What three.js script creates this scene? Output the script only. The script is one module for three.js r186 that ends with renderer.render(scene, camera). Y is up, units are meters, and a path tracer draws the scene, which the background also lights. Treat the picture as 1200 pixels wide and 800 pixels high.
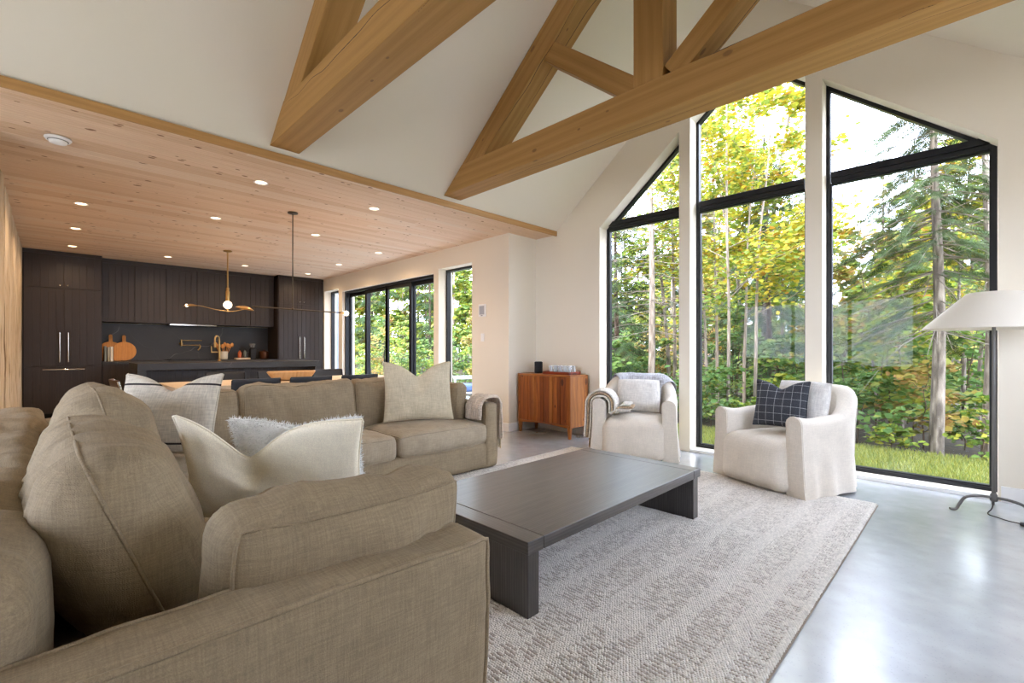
import * as THREE from 'three';
import { RoundedBoxGeometry } from 'three/addons/geometries/RoundedBoxGeometry.js';
import { mergeGeometries, mergeVertices, toCreasedNormals } from 'three/addons/utils/BufferGeometryUtils.js';

// ---------------------------------------------------------------- camera, sky, sun, exposure
const scene = new THREE.Scene();
const camera = new THREE.PerspectiveCamera(2 * Math.atan(400 / 543) * 180 / Math.PI, 1.5, 0.05, 400);
camera.position.set(0, 1.13, 0);
camera.rotation.y = Math.PI / 4;
camera.setViewOffset(1200, 800, 0, -9, 1200, 800);
const renderer = new THREE.WebGLRenderer();
renderer.toneMapping = THREE.LinearToneMapping;
renderer.toneMappingExposure = 1.9;
renderer.shadowMap.enabled = true;
scene.background = new THREE.Color().setRGB(5.4, 6.05, 7.6);      // bright overcast sky
const sun = new THREE.DirectionalLight(new THREE.Color().setRGB(1, 0.93, 0.82), 2.6);
sun.position.set(-9, 26, 17); sun.target.position.set(-3, 0, -12);
sun.shadow.radius = 8; sun.castShadow = true;
Object.assign(sun.shadow.camera, { left: -45, right: 45, top: 45, bottom: -45, near: 1, far: 120 });
sun.shadow.mapSize.set(2048, 2048);
scene.add(sun, sun.target);

// ---------------------------------------------------------------- helpers
function mulberry(a) { return () => { a |= 0; a = a + 0x6D2B79F5 | 0; let t = Math.imul(a ^ a >>> 15, 1 | a); t = t + Math.imul(t ^ t >>> 7, 61 | t) ^ t; return ((t ^ t >>> 14) >>> 0) / 4294967296; }; }
const hash = (x, y, z, s) => { let h = Math.imul(x, 374761393) ^ Math.imul(y, 668265263) ^ Math.imul(z, 2147483647) ^ Math.imul(s, 144665); h = Math.imul(h ^ h >>> 13, 1274126177); return ((h ^ h >>> 16) >>> 0) / 4294967296; };
const fade = (t) => t * t * (3 - 2 * t), lerp = (a, b, t) => a + (b - a) * t, clamp = (x, a, b) => Math.max(a, Math.min(b, x));
const smooth = (a, b, x) => fade(clamp((x - a) / (b - a), 0, 1));
const mod = (a, n) => ((a % n) + n) % n;
// value noise in two dimensions, tiling with whole periods px, py
function n2(x, y, px, py, s) {
  const xi = Math.floor(x), yi = Math.floor(y), u = fade(x - xi), v = fade(y - yi);
  const a = mod(xi, px), b = mod(xi + 1, px), c = mod(yi, py), d = mod(yi + 1, py);
  return lerp(lerp(hash(a, c, 0, s), hash(b, c, 0, s), u), lerp(hash(a, d, 0, s), hash(b, d, 0, s), u), v);
}
function f2(x, y, px, py, s, oct = 4) { let t = 0, a = 0.5, n = 0; for (let i = 0; i < oct; i++) { t += a * n2(x, y, px, py, s + i); n += a; a *= 0.5; x *= 2; y *= 2; px *= 2; py *= 2; } return t / n; }
function n3(x, y, z, s) {
  const xi = Math.floor(x), yi = Math.floor(y), zi = Math.floor(z), u = fade(x - xi), v = fade(y - yi), w = fade(z - zi);
  const c = (i, j, k) => hash(xi + i, yi + j, zi + k, s);
  return lerp(lerp(lerp(c(0, 0, 0), c(1, 0, 0), u), lerp(c(0, 1, 0), c(1, 1, 0), u), v), lerp(lerp(c(0, 0, 1), c(1, 0, 1), u), lerp(c(0, 1, 1), c(1, 1, 1), u), v), w) * 2 - 1;
}
function f3(x, y, z, s, oct = 3) { let t = 0, a = 1, n = 0; for (let i = 0; i < oct; i++) { t += a * n3(x, y, z, s + i * 7); n += a; a *= 0.5; x *= 2.03; y *= 2.03; z *= 2.03; } return t / n; }

// a tiling texture from fn(u, v) -> [r, g, b] (0..1, sRGB unless data), sized in metres
function tex(w, h, mw, mh, fn, data = false) {
  const a = new Uint8Array(w * h * 4);
  for (let j = 0; j < h; j++) for (let i = 0; i < w; i++) {
    const c = fn(i / w, j / h), k = (j * w + i) * 4;
    for (let m = 0; m < 3; m++) a[k + m] = clamp(Math.round((Array.isArray(c) ? c[m] : c) * 255), 0, 255);
    a[k + 3] = 255;
  }
  const t = new THREE.DataTexture(a, w, h, THREE.RGBAFormat);
  t.wrapS = t.wrapT = THREE.RepeatWrapping; t.magFilter = THREE.LinearFilter; t.minFilter = THREE.LinearMipmapLinearFilter; t.generateMipmaps = true;
  t.repeat.set(1 / mw, 1 / mh);
  if (!data) t.colorSpace = THREE.SRGBColorSpace;
  t.needsUpdate = true;
  return t;
}
const hex = (s) => { const n = parseInt(s.slice(1), 16); return [(n >> 16) / 255, (n >> 8 & 255) / 255, (n & 255) / 255]; };
const mix3 = (a, b, t) => [lerp(a[0], b[0], t), lerp(a[1], b[1], t), lerp(a[2], b[2], t)];
const std = (o) => new THREE.MeshStandardMaterial(o), phys = (o) => new THREE.MeshPhysicalMaterial(o);

// uv in metres: every triangle is projected along its main direction; axis = grain direction along v
function boxUV(g, axis = 'y', ou = 0, ov = 0) {
  if (!g.attributes.normal) g.computeVertexNormals();
  if (g.index) g = g.toNonIndexed();
  const p = g.attributes.position, uv = new Float32Array(p.count * 2), k = 'xyz'.indexOf(axis);
  const A = new THREE.Vector3(), B = new THREE.Vector3(), C = new THREE.Vector3();
  for (let i = 0; i < p.count; i += 3) {
    A.fromBufferAttribute(p, i); B.fromBufferAttribute(p, i + 1); C.fromBufferAttribute(p, i + 2);
    const n = B.clone().sub(A).cross(C.clone().sub(A)), an = [Math.abs(n.x), Math.abs(n.y), Math.abs(n.z)];
    const m = an.indexOf(Math.max(...an));
    const rest = [0, 1, 2].filter((q) => q !== m);
    const vi = rest.includes(k) ? k : rest[1], ui = rest.find((q) => q !== vi);
    [A, B, C].forEach((P, j) => { const e = [P.x, P.y, P.z]; uv[(i + j) * 2] = e[ui] + ou + m * 0.37; uv[(i + j) * 2 + 1] = e[vi] + ov; });
  }
  g.setAttribute('uv', new THREE.BufferAttribute(uv, 2));
  return g;
}
const bare = (g) => { for (const k of Object.keys(g.attributes)) if (!['position', 'normal', 'uv'].includes(k)) g.deleteAttribute(k); return g.index ? g.toNonIndexed() : g; };
function merge(list) {
  list = list.map(bare);
  const uv = list.every((g) => g.attributes.uv);
  if (!uv) list.forEach((g) => g.deleteAttribute('uv'));
  return list.length === 1 ? list[0] : mergeGeometries(list);
}
const T = (g, x = 0, y = 0, z = 0, rx = 0, ry = 0, rz = 0) => { if (rx) g.rotateX(rx); if (ry) g.rotateY(ry); if (rz) g.rotateZ(rz); return g.translate(x, y, z); };
// a box from corner to corner, optionally with rounded edges
function bx(x0, x1, y0, y1, z0, z1, r = 0, axis = 'y', ou = 0, ov = 0) {
  const w = x1 - x0, h = y1 - y0, d = z1 - z0;
  let g = r ? new RoundedBoxGeometry(w, h, d, 2, Math.min(r, w / 2.01, h / 2.01, d / 2.01)) : new THREE.BoxGeometry(w, h, d);
  g.translate((x0 + x1) / 2, (y0 + y1) / 2, (z0 + z1) / 2);
  return boxUV(g, axis, ou, ov);
}
const V = (x, y, z) => new THREE.Vector3(x, y, z);
function tube(pts, r, seg = 32, rad = 8, closed = false) { const g = new THREE.TubeGeometry(new THREE.CatmullRomCurve3(pts.map((p) => (Array.isArray(p) ? V(...p) : p)), closed, 'centripetal'), seg, r, rad, closed); return boxUV(g); }
function bar(a, b, r0, r1 = r0, rad = 10) {
  const A = V(...a), B = V(...b), d = B.clone().sub(A), g = new THREE.CylinderGeometry(r1, r0, d.length(), rad);
  g.applyQuaternion(new THREE.Quaternion().setFromUnitVectors(V(0, 1, 0), d.clone().normalize())); const m = A.add(B).multiplyScalar(0.5);
  return boxUV(g.translate(m.x, m.y, m.z));
}
function lathe(pts, n = 40) { return boxUV(new THREE.LatheGeometry(pts.map((p) => new THREE.Vector2(...p)), n)); }
// a square-cut beam between two points, size w (in z) by h (in the plane), both in the plane z = const
function plank2(a, b, h, z0, z1, r = 0.008, ov = 0) {
  const L = Math.hypot(b[0] - a[0], b[1] - a[1]), g = boxUV(new RoundedBoxGeometry(L, h, z1 - z0, 1, r), 'x', ov * 0.77, ov);
  return T(g, (a[0] + b[0]) / 2, (a[1] + b[1]) / 2, (z0 + z1) / 2, 0, 0, Math.atan2(b[1] - a[1], b[0] - a[0]));
}
const taken = new Map();
function numbered(n) { const k = taken.get(n) ?? 0; taken.set(n, k + 1); return k ? n + '_' + String(k).padStart(3, '0') : n; }
function shade(o) { o.castShadow = true; o.receiveShadow = true; return o; }
function mesh(name, geos, mat, parent = scene) {
  const m = shade(new THREE.Mesh(Array.isArray(geos) ? merge(geos) : geos, mat));
  m.name = parent === scene ? numbered(name) : name; parent.add(m); return m;
}
function tag(o, label, category, group) { o.userData.label = label; o.userData.category = category; if (group) o.userData.group = group; return o; }
function thing(name, label, category, pos = [0, 0, 0], turn = 0, group) {
  const o = new THREE.Group(); o.name = numbered(name); o.position.set(...pos); o.rotation.y = turn; scene.add(o); return tag(o, label, category, group);
}
function struct(name, geos, mat, label, category) {
  const o = geos ? mesh(name, geos, mat) : new THREE.Group();
  if (!geos) { o.name = numbered(name); scene.add(o); }
  o.userData.kind = 'structure'; o.userData.label = label; o.userData.category = category; return o;
}
function copyOf(o, pos, turn, label, group) {
  const c = o.clone(); c.name = numbered(o.name.replace(/_\d{3}$/, '')); c.userData = { ...o.userData }; scene.add(c);
  if (pos) c.position.set(...pos); if (turn !== undefined) c.rotation.y = turn; if (label) c.userData.label = label; if (group) c.userData.group = group; return c;
}
function instanced(name, geo, mat, mats, cols, parent) {
  const m = shade(new THREE.InstancedMesh(geo, mat, mats.length));
  mats.forEach((q, i) => m.setMatrixAt(i, q)); if (cols) { const c = new THREE.Color(); cols.forEach((q, i) => m.setColorAt(i, c.setRGB(...q))); }
  m.name = name; m.userData.kind = 'stuff'; parent.add(m); return m;
}
// a shape in x-y, extruded in z from z0 to z1
function extrude(pts, z0, z1, holes = [], bevel = 0) {
  const s = new THREE.Shape(pts.map((p) => new THREE.Vector2(...p)));
  for (const h of holes) s.holes.push(new THREE.Path(h.map((p) => new THREE.Vector2(...p))));
  const g = new THREE.ExtrudeGeometry(s, { depth: z1 - z0 - 2 * bevel, bevelEnabled: bevel > 0, bevelSize: bevel, bevelThickness: bevel, bevelOffset: -bevel, bevelSegments: 2, curveSegments: 24 });
  return g.translate(0, 0, z0 + bevel);
}
// a stuffed box: rounded, puffed and creased; returns the geometry and the map from the plain box onto it
function softMap(w, h, d, o = {}) {
  const { r = 0.06, puff = [0.02, 0.02, 0.02], noise = 0.006, scale = 5, seed = 1, fn } = o, H = [w / 2, h / 2, d / 2];
  return (x, y, z) => {
    const p = [x, y, z], q = p.map((c, i) => clamp(c, -(H[i] - r), H[i] - r)), e = p.map((c, i) => c - q[i]), L = Math.hypot(...e);
    let s = L > 1e-9 ? q.map((c, i) => c + e[i] / L * r) : p.slice();
    const a = s.map((c, i) => clamp(c / H[i], -1, 1)), b = a.map((c) => 1 - c * c);
    s = s.map((c, i) => c + puff[i] * a[i] * Math.max(0, b[(i + 1) % 3]) * Math.max(0, b[(i + 2) % 3]) * 1);
    if (noise) {
      const dir = L > 1e-9 ? e.map((c) => c / L) : [0, 0, 0];
      const nn = f3(s[0] * scale + seed * 3.1, s[1] * scale, s[2] * scale - seed, seed, 3) * noise + f3(s[0] * scale * 3 + s[1] * scale, s[1] * scale * 0.7 + seed, s[2] * scale * 3, seed + 40, 2) * noise * 0.75;
      s = s.map((c, i) => c + dir[i] * nn);
    }
    return fn ? fn(s, a) : s;
  };
}
function softBox(w, h, d, o = {}) {
  const seg = o.seg ?? 0.03, m = softMap(w, h, d, o);
  let g = new THREE.BoxGeometry(w, h, d, Math.max(4, Math.round(w / seg)), Math.max(4, Math.round(h / seg)), Math.max(4, Math.round(d / seg)));
  g.deleteAttribute('uv'); g.deleteAttribute('normal'); g = mergeVertices(g, 1e-5);
  const p = g.attributes.position;
  for (let i = 0; i < p.count; i++) p.setXYZ(i, ...m(p.getX(i), p.getY(i), p.getZ(i)));
  g.computeVertexNormals();
  return g;
}
// welt along the rim of the face at +/- of an axis
function softWelt(w, h, d, o, axis, side, r = 0.0045) {
  const m = softMap(w, h, d, o), H = [w / 2, h / 2, d / 2], k = 'xyz'.indexOf(axis), [i, j] = [0, 1, 2].filter((q) => q !== k), pts = [], N = 14;
  const corner = [[-1, -1], [1, -1], [1, 1], [-1, 1]];
  for (let c = 0; c < 4; c++) for (let t = 0; t < N; t++) {
    const A = corner[c], B = corner[(c + 1) % 4], p = [0, 0, 0]; p[k] = side * H[k];
    p[i] = lerp(A[0], B[0], t / N) * H[i]; p[j] = lerp(A[1], B[1], t / N) * H[j];
    pts.push(V(...m(...p)));
  }
  return boxUV(new THREE.TubeGeometry(new THREE.CatmullRomCurve3(pts, true, 'centripetal'), 140, r, 5, true));
}
// a throw pillow in the x-y plane with pointed corners; dent = how far the top edge is chopped in
function pillowGeo(w, h, t, o = {}) {
  const { dent = 0, seed = 1, pull = 0.06, N = 40, noise = 0.006, dc = 0 } = o, pos = [], idx = [];
  const P = (u, v, side) => {
    let x = w / 2 * u * (1 - pull * (1 - v * v)), y = h / 2 * v * (1 - pull * (1 - u * u));
    const e = Math.max(0, (1 - u * u) * (1 - v * v)), c = Math.exp(-(Math.abs((u - dc) / 0.4) ** 1.5));
    let z = side * t / 2 * (e ** 0.42) * (1 - 0.55 * dent / 0.12 * c * smooth(-0.4, 1, v) * (dent ? 1 : 0));
    const wr = f3(x * 7 + seed, y * 7, side * 3 + seed, seed, 3) * noise + f3(x * 4 + y * 15, x * 15 - y * 4, seed * 2.2, seed + 9, 2) * noise * 0.7;
    z += side * wr * Math.min(1, e * 6);
    y -= dent * c * smooth(-0.5, 1, v);
    return [x, y, z];
  };
  for (const side of [1, -1]) for (let j = 0; j <= N; j++) for (let i = 0; i <= N; i++) {
    const warp = (q) => Math.sin(q * Math.PI / 2) * 0.6 + q * 0.4;
    pos.push(...P(warp(i / N * 2 - 1), warp(j / N * 2 - 1), side));
  }
  const S = (N + 1) * (N + 1);
  for (let s = 0; s < 2; s++) for (let j = 0; j < N; j++) for (let i = 0; i < N; i++) {
    const a = s * S + j * (N + 1) + i, b = a + 1, c = a + N + 1, d = c + 1;
    s ? idx.push(a, c, b, b, c, d) : idx.push(a, b, c, b, d, c);
  }
  let g = new THREE.BufferGeometry(); g.setAttribute('position', new THREE.Float32BufferAttribute(pos, 3)); g.setIndex(idx);
  g = mergeVertices(g, 1e-5); g.computeVertexNormals();
  const q = g.attributes.position, uv = new Float32Array(q.count * 2);
  for (let i = 0; i < q.count; i++) { uv[i * 2] = q.getX(i); uv[i * 2 + 1] = q.getY(i); }
  g.setAttribute('uv', new THREE.BufferAttribute(uv, 2));
  g.userData.edge = (N2 = 120) => { const pts = []; for (let k = 0; k < N2; k++) { const s = k / N2 * 4, e = Math.floor(s), f = (s - e) * 2 - 1; pts.push(V(...(e === 0 ? P(f, -1, 1) : e === 1 ? P(1, f, 1) : e === 2 ? P(-f, 1, 1) : P(-1, -f, 1)))); } return pts; };
  return g;
}
// a surface from a grid fn(u, v) -> [x, y, z], given thickness th by offsetting along normals
function sheet(fn, nu, nv, th = 0) {
  const pos = [], uv = [], idx = [];
  for (let j = 0; j <= nv; j++) for (let i = 0; i <= nu; i++) { pos.push(...fn(i / nu, j / nv)); uv.push(i / nu, j / nv); }
  for (let j = 0; j < nv; j++) for (let i = 0; i < nu; i++) { const a = j * (nu + 1) + i, b = a + 1, c = a + nu + 1, d = c + 1; idx.push(a, b, c, b, d, c); }
  let g = new THREE.BufferGeometry(); g.setAttribute('position', new THREE.Float32BufferAttribute(pos, 3)); g.setIndex(idx); g.computeVertexNormals();
  if (!th) return boxUV(g);
  const n = g.attributes.normal, P = g.attributes.position, S = P.count, all = [], id = [];
  for (let s = 0; s < 2; s++) for (let i = 0; i < S; i++) all.push(P.getX(i) + (s ? th : 0) * n.getX(i), P.getY(i) + (s ? th : 0) * n.getY(i), P.getZ(i) + (s ? th : 0) * n.getZ(i));
  for (let k = 0; k < idx.length; k += 3) { id.push(idx[k], idx[k + 2], idx[k + 1]); id.push(S + idx[k], S + idx[k + 1], S + idx[k + 2]); }
  const rim = []; for (let i = 0; i < nu; i++) rim.push([i, i + 1]); for (let j = 0; j < nv; j++) rim.push([j * (nu + 1) + nu, (j + 1) * (nu + 1) + nu]);
  for (let i = nu; i > 0; i--) rim.push([nv * (nu + 1) + i, nv * (nu + 1) + i - 1]); for (let j = nv; j > 0; j--) rim.push([j * (nu + 1), (j - 1) * (nu + 1)]);
  for (const [a, b] of rim) id.push(a, b, S + a, b, S + b, S + a);
  const h = new THREE.BufferGeometry(); h.setAttribute('position', new THREE.Float32BufferAttribute(all, 3)); h.setIndex(id); h.computeVertexNormals();
  return boxUV(h);
}
// ---------------------------------------------------------------- textures and materials
// wood: grain along v; knots and drying checks as they are in the timber
function wood(w, h, mw, mh, light, dark, o = {}) {
  const { seed = 1, knots = 6, kr = 0.02, rings = 10, cracks = 0, kcol = '#5a3a22', streak = 1 } = o, R = mulberry(seed * 77 + 5);
  const K = Array.from({ length: knots }, () => [R(), R(), kr * (0.4 + R() * 1.1)]), A = hex(light), B = hex(dark), KC = hex(kcol);
  const C = Array.from({ length: cracks }, () => [R(), R(), 0.15 + R() * 0.3, R() * 9]);
  return tex(w, h, mw, mh, (u, v) => {
    const X = u * mw, Y = v * mh;
    let bend = 0, kn = 0;
    for (const [ku, kv, r] of K) {
      const dx = (mod(u - ku + 0.5, 1) - 0.5) * mw, dy = (mod(v - kv + 0.5, 1) - 0.5) * mh, q = Math.hypot(dx, dy * 0.55) / r;
      bend += Math.exp(-q * q * 0.22) * Math.sign(dx || 1) * r * 0.9; kn = Math.max(kn, smooth(1.25, 0.75, q));
    }
    const g = f2((X - bend) * 60 / 1, v * 3, Math.round(mw * 60), 3, seed, 3), g2 = f2((X - bend) * 220, v * 16, Math.round(mw * 220), 16, seed + 3, 2);
    const ring = 0.5 + 0.5 * Math.sin((X - bend) * rings * 6.283 / mw * 1 + f2(u * 4, v * 2, 4, 2, seed + 8, 2) * 8);
    let t = clamp(0.45 * g + 0.3 * g2 * streak + 0.3 * ring - 0.05, 0, 1), c = mix3(A, B, t);
    if (kn) c = mix3(c, KC, kn * 0.85);
    for (const [cu, cv, len, ph] of C) {
      const dv = (mod(v - cv + 0.5, 1) - 0.5), wob = (n2(v * 14 + ph, ph, 14, 9, seed + 2) - 0.5) * 0.05 / mw, du = Math.abs(mod(u - cu - wob + 0.5, 1) - 0.5) * mw;
      const wd = 0.0032 * Math.max(0, 1 - Math.abs(dv) / len); if (du < wd) c = mix3(c, [0.12, 0.08, 0.05], 0.85);
    }
    return c;
  });
}
const noiseTex = (w, m, lo, hi, fr, seed, oct = 4) => tex(w, w, m, m, (u, v) => lerp(lo, hi, f2(u * fr, v * fr, fr, fr, seed, oct)), true);
const weave = tex(256, 256, 0.22, 0.22, (u, v) => {          // plain weave with slubs
  const a = 96, i = Math.floor(u * a), j = Math.floor(v * a), fu = mod(u * a, 1), fv = mod(v * a, 1), over = (i + j) & 1;
  const s = 0.45 + 0.4 * (over ? Math.sin(fu * Math.PI) : Math.sin(fv * Math.PI));
  return clamp(s * (0.7 + 0.45 * n2(over ? i : i * 0.2, over ? j * 0.2 : j, a, a, 4)), 0, 1);
}, true);
function linenMap(base, spread, seed, thread = 0.10) {
  const B = hex(base);
  return tex(512, 512, 0.6, 0.6, (u, v) => {
    const a = n2(u * 220, v * 18, 220, 18, seed), b = n2(u * 18, v * 220, 18, 220, seed + 1), c = f2(u * 5, v * 5, 5, 5, seed + 2, 4), d = hash(Math.floor(u * 512), Math.floor(v * 512), 1, seed);
    const k = 1 + (a + b - 1) * thread * 1.6 + (c - 0.5) * spread + (d - 0.5) * 0.12; return B.map((q) => q * k);
  });
}
const fabric = (base, spread, seed, thread, bump = 0.0012) => phys({ map: linenMap(base, spread, seed, thread), bumpMap: weave, bumpScale: bump, roughness: 0.95, sheen: 0.25, sheenRoughness: 0.6, sheenColor: new THREE.Color(base) });
const plaster = noiseTex(256, 1.2, 0.3, 0.7, 24, 12, 4);
const brushed = noiseTex(128, 0.4, 0.25, 0.45, 16, 5, 3);
const M = {
  wall: std({ color: '#e8decb', roughness: 0.9, bumpMap: plaster, bumpScale: 0.0008 }),
  ceil: std({ color: '#e4dbc9', roughness: 0.93, bumpMap: plaster, bumpScale: 0.0008 }),
  white: std({ color: '#eeece8', roughness: 0.55 }),
  concrete: phys({
    map: tex(1024, 1024, 3.2, 3.2, (u, v) => {
      const a = f2(u * 4, v * 4, 4, 4, 21, 6), b = f2(u * 40, v * 40, 40, 40, 25, 3), sp = hash(Math.floor(u * 1024), Math.floor(v * 1024), 0, 5) > 0.985 ? -0.06 : 0;
      const k = 0.715 + (a - 0.5) * 0.16 + (b - 0.5) * 0.07 + sp; return [k * 0.985, k, k * 1.015];
    }), roughness: 0.24, roughnessMap: noiseTex(512, 2.1, 0.45, 1.0, 9, 31, 5), specularIntensity: 0.9, clearcoat: 0.85, clearcoatRoughness: 0.17,
  }),
  black: std({ color: '#1b1c1f', roughness: 0.42, metalness: 0.25 }),
  blackMatt: std({ color: '#17171a', roughness: 0.6 }),
  glass: phys({ color: '#ffffff', roughness: 0, transmission: 1, thickness: 0, ior: 1.45, specularIntensity: 0.35 }),
  steel: std({ color: '#b9b6b0', roughness: 0.3, roughnessMap: brushed, metalness: 0.95 }),
  brass: std({ color: '#c2a06a', roughness: 0.32, metalness: 0.95 }),
  bronze: std({ color: '#54483a', roughness: 0.42, metalness: 0.8 }),
  linen: fabric('#8f7e64', 0.12, 3, 0.06, 0.0014),
  linenSeat: fabric('#a3947d', 0.12, 13, 0.06, 0.0014),
  slip: fabric('#d6ccbd', 0.05, 7, 0.025, 0.0008),
  cream: fabric('#f3e8cf', 0.05, 17, 0.012, 0.0006),
  oatmeal: fabric('#c4b69a', 0.12, 19, 0.06, 0.0014),
  cushionWhite: fabric('#dad6cf', 0.08, 23, 0.06, 0.001),
};
M.pineTex = wood(512, 1024, 0.9, 2.6, '#ead4bb', '#d2b395', { seed: 3, knots: 30, kr: 0.009, rings: 26, kcol: '#7a4e2e' });
M.pine = ['#ffffff', '#fbf3ea', '#fff8f2', '#f3e8dc', '#fffaf4'].map((c) => std({ map: M.pineTex, color: c, roughness: 0.6 }));
M.pineGroove = std({ color: '#8f6844', roughness: 0.9 });
M.beam = std({ map: wood(512, 1024, 0.7, 3.1, '#b3874c', '#946c34', { seed: 9, knots: 7, kr: 0.012, rings: 9, cracks: 4, kcol: '#7a5730' }), roughness: 0.62 });
M.fascia = std({ map: wood(256, 512, 0.4, 1.6, '#c89a5f', '#a87a44', { seed: 5, knots: 2, rings: 6 }), roughness: 0.6 });
M.acacia = std({ map: wood(512, 512, 0.5, 0.9, '#c27a34', '#74401a', { seed: 12, knots: 5, kr: 0.016, rings: 7, kcol: '#57290f' }), roughness: 0.42 });
M.oak = std({ map: wood(256, 512, 0.5, 1.5, '#dccab0', '#c4a985', { seed: 15, knots: 2, rings: 10 }), roughness: 0.55 });
M.board = std({ map: wood(256, 256, 0.3, 0.5, '#d99a4e', '#b8732f', { seed: 18, knots: 1, rings: 7 }), roughness: 0.5 });
M.ebony = phys({ map: wood(512, 1024, 0.5, 1.2, '#4e4846', '#191615', { seed: 22, knots: 0, rings: 34, streak: 1.6 }), roughness: 0.4, clearcoat: 1.0, clearcoatRoughness: 0.26 });
M.cab = std({ map: wood(256, 512, 0.3, 0.9, '#34261c', '#1f1611', { seed: 27, knots: 0, rings: 12 }), roughness: 0.44 });
M.cabGap = std({ color: '#0e0c0b', roughness: 0.9 });
M.stone = phys({
  map: tex(1024, 512, 2.8, 1.4, (u, v) => {
    const a = f2(u * 6, v * 3, 6, 3, 41, 6), w = f2(u * 3, v * 2, 3, 2, 47, 4) * 1.7, q = Math.abs(mod(u * 3 + v * 2 + w, 1) - 0.5), q2 = Math.abs(mod(u * 4 - v * 3 + w * 1.6, 1) - 0.5);
    let k = 0.165 + (a - 0.5) * 0.05; const vein = smooth(0.012, 0, q) * 0.3 * smooth(0.45, 0.7, f2(u * 8, v * 4, 8, 4, 52, 3)) + smooth(0.008, 0, q2) * 0.12;
    k += vein; return [k * 1.05, k, k * 0.95];
  }), roughness: 0.48, roughnessMap: noiseTex(256, 0.8, 0.8, 1, 8, 71, 4),
});
// rough-sawn slab wall: pale timber with bark-brown fissures running up it
M.rough = std({
  map: tex(512, 1024, 1.1, 2.2, (u, v) => {
    const a = f2(u * 26, v * 7, 26, 7, 81, 5), b = f2(u * 90, v * 24, 90, 24, 85, 3), c = f2(u * 3, v * 2, 3, 2, 88, 3);
    let k = mix3(hex('#d9c8ae'), hex('#bfa27c'), clamp((c - 0.3) * 1.5 + (b - 0.5) * 0.5, 0, 1)); return mix3(k, hex('#7d5f40'), smooth(0.58, 0.8, a) * 0.7);
  }), bumpMap: tex(512, 1024, 1.1, 2.2, (u, v) => f2(u * 26, v * 7, 26, 7, 81, 5), true), bumpScale: -0.02, roughness: 0.9,
});
// ---------------------------------------------------------------- the room
const RX = -1.65, RY = 4.77, SL = 0.808, CY = 2.72, EAVE = -4.13;          // ridge, slope, kitchen ceiling, edge of the vault
const roofY = (x) => RY - SL * Math.abs(x - RX);
struct('floor', [bx(-11.6, 1.6, -0.2, 0, -5.28, 3.0)], M.concrete, 'polished grey concrete floor through living room and kitchen', 'floor');

const ZR = 2.7;                                                      // face of the rear wall
const GZ = -5.0, FZ = -5.15;                                            // gable wall face, window frame face
const openings = { // slanted tops run parallel to the roof
  west: [[-3.41, 0.03], [-2.35, 0.03], [-2.35, 3.565], [-3.41, 2.69]],
  mid: [[-2.225, 0.03], [-1.125, 0.03], [-1.125, 3.675], [-1.675, 4.13], [-2.225, 3.675]],
  east: [[-0.99, 0.03], [0.12, 0.03], [0.12, 2.69], [-0.99, 3.605]],
};
const gable = [[-4.75, 0], [1.55, 0], [1.55, roofY(1.55) + 0.1], [RX, RY + 0.1], [EAVE, 2.97], [-4.75, 2.97]];
struct('wall_north', [boxUV(extrude(gable, -5.28, GZ, Object.values(openings)))], M.wall, 'white gable wall around the three tall shaped windows', 'wall');
const rect = (x0, x1, y0, y1) => [[x0, y0], [x1, y0], [x1, y1], [x0, y1]];
const kz = -4.45;
const kholes = { a: rect(-10.5, -9.78, 0.06, 2.44), slide: rect(-9.6, -6.26, 0.012, 2.37), b: rect(-6.13, -5.29, 0.06, 2.42) };
struct('wall_kitchen', [boxUV(extrude(rect(-11.5, -4.742, 0, 2.95), -4.73, kz, Object.values(kholes)))], M.wall, 'white wall holding the sliding glass door beside the dining table', 'wall');
struct('wall_return', [bx(-4.742, -4.51, 0, 2.95, -5.28, kz)], M.wall, 'short white return wall behind the wooden sideboard', 'wall');
struct('wall_west', [bx(-11.5, -11.2, 0, 2.95, -4.45, 0.5)], M.wall, 'white wall behind the dark kitchen cabinets', 'wall');
// rough timber slab wall: boards with wavy edges and a real uneven face
{
  const w = struct('wall_south', null, null, 'pale rough timber slab wall at the side of the kitchen', 'wall');
  const R = mulberry(61);
  for (let i = 0, x = -11.2; x < -5.0; i++) {
    const bw = 0.55 + R() * 0.35, x1 = Math.min(x + bw, -5.0);
    const g = new THREE.BoxGeometry(x1 - x - 0.006, CY, 0.24, 10, 40, 2); g.translate((x + x1) / 2, CY / 2, 0.42);
    const p = g.attributes.position;
    for (let k = 0; k < p.count; k++) if (p.getZ(k) < 0.35) p.setZ(k, p.getZ(k) + 0.013 * f3(p.getX(k) * 3, p.getY(k) * 1.2, 2, 5 + i, 3) + 0.006 * f3(p.getX(k) * 18, p.getY(k) * 5, 7, 9, 2));
    g.computeVertexNormals(); mesh('slab', boxUV(g, 'y', R(), R() * 2), M.rough, w); x = x1;
  }
  mesh('core', bx(-11.5, -5.0, 0, 2.95, 0.45, 0.6), M.wall, w);
}
struct('wall_rear_side', [bx(-5.2, -5.0, 0, 2.95, 0.6, ZR + 0.3)], M.wall, 'white wall of the living room behind the camera', 'wall');
const eastHole = [[-4.1, 1.1], [-1.4, 1.1], [-1.4, 2.2], [-4.1, 2.2]];
{ // east wall with a window band, out of the picture
  const g = boxUV(extrude([[-5.28, 0], [ZR + 0.3, 0], [ZR + 0.3, 2.6], [-5.28, 2.6]].map(([a, b]) => [-a, b]), 0, 0.25, [eastHole.map(([a, b]) => [-a, b])]));
  g.rotateY(Math.PI / 2).translate(1.3, 0, 0); struct('wall_east', [g], M.wall, 'white side wall with a low window band', 'wall');
}
const backHole = rect(-4.4, -0.9, 0.7, 2.3);
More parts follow.
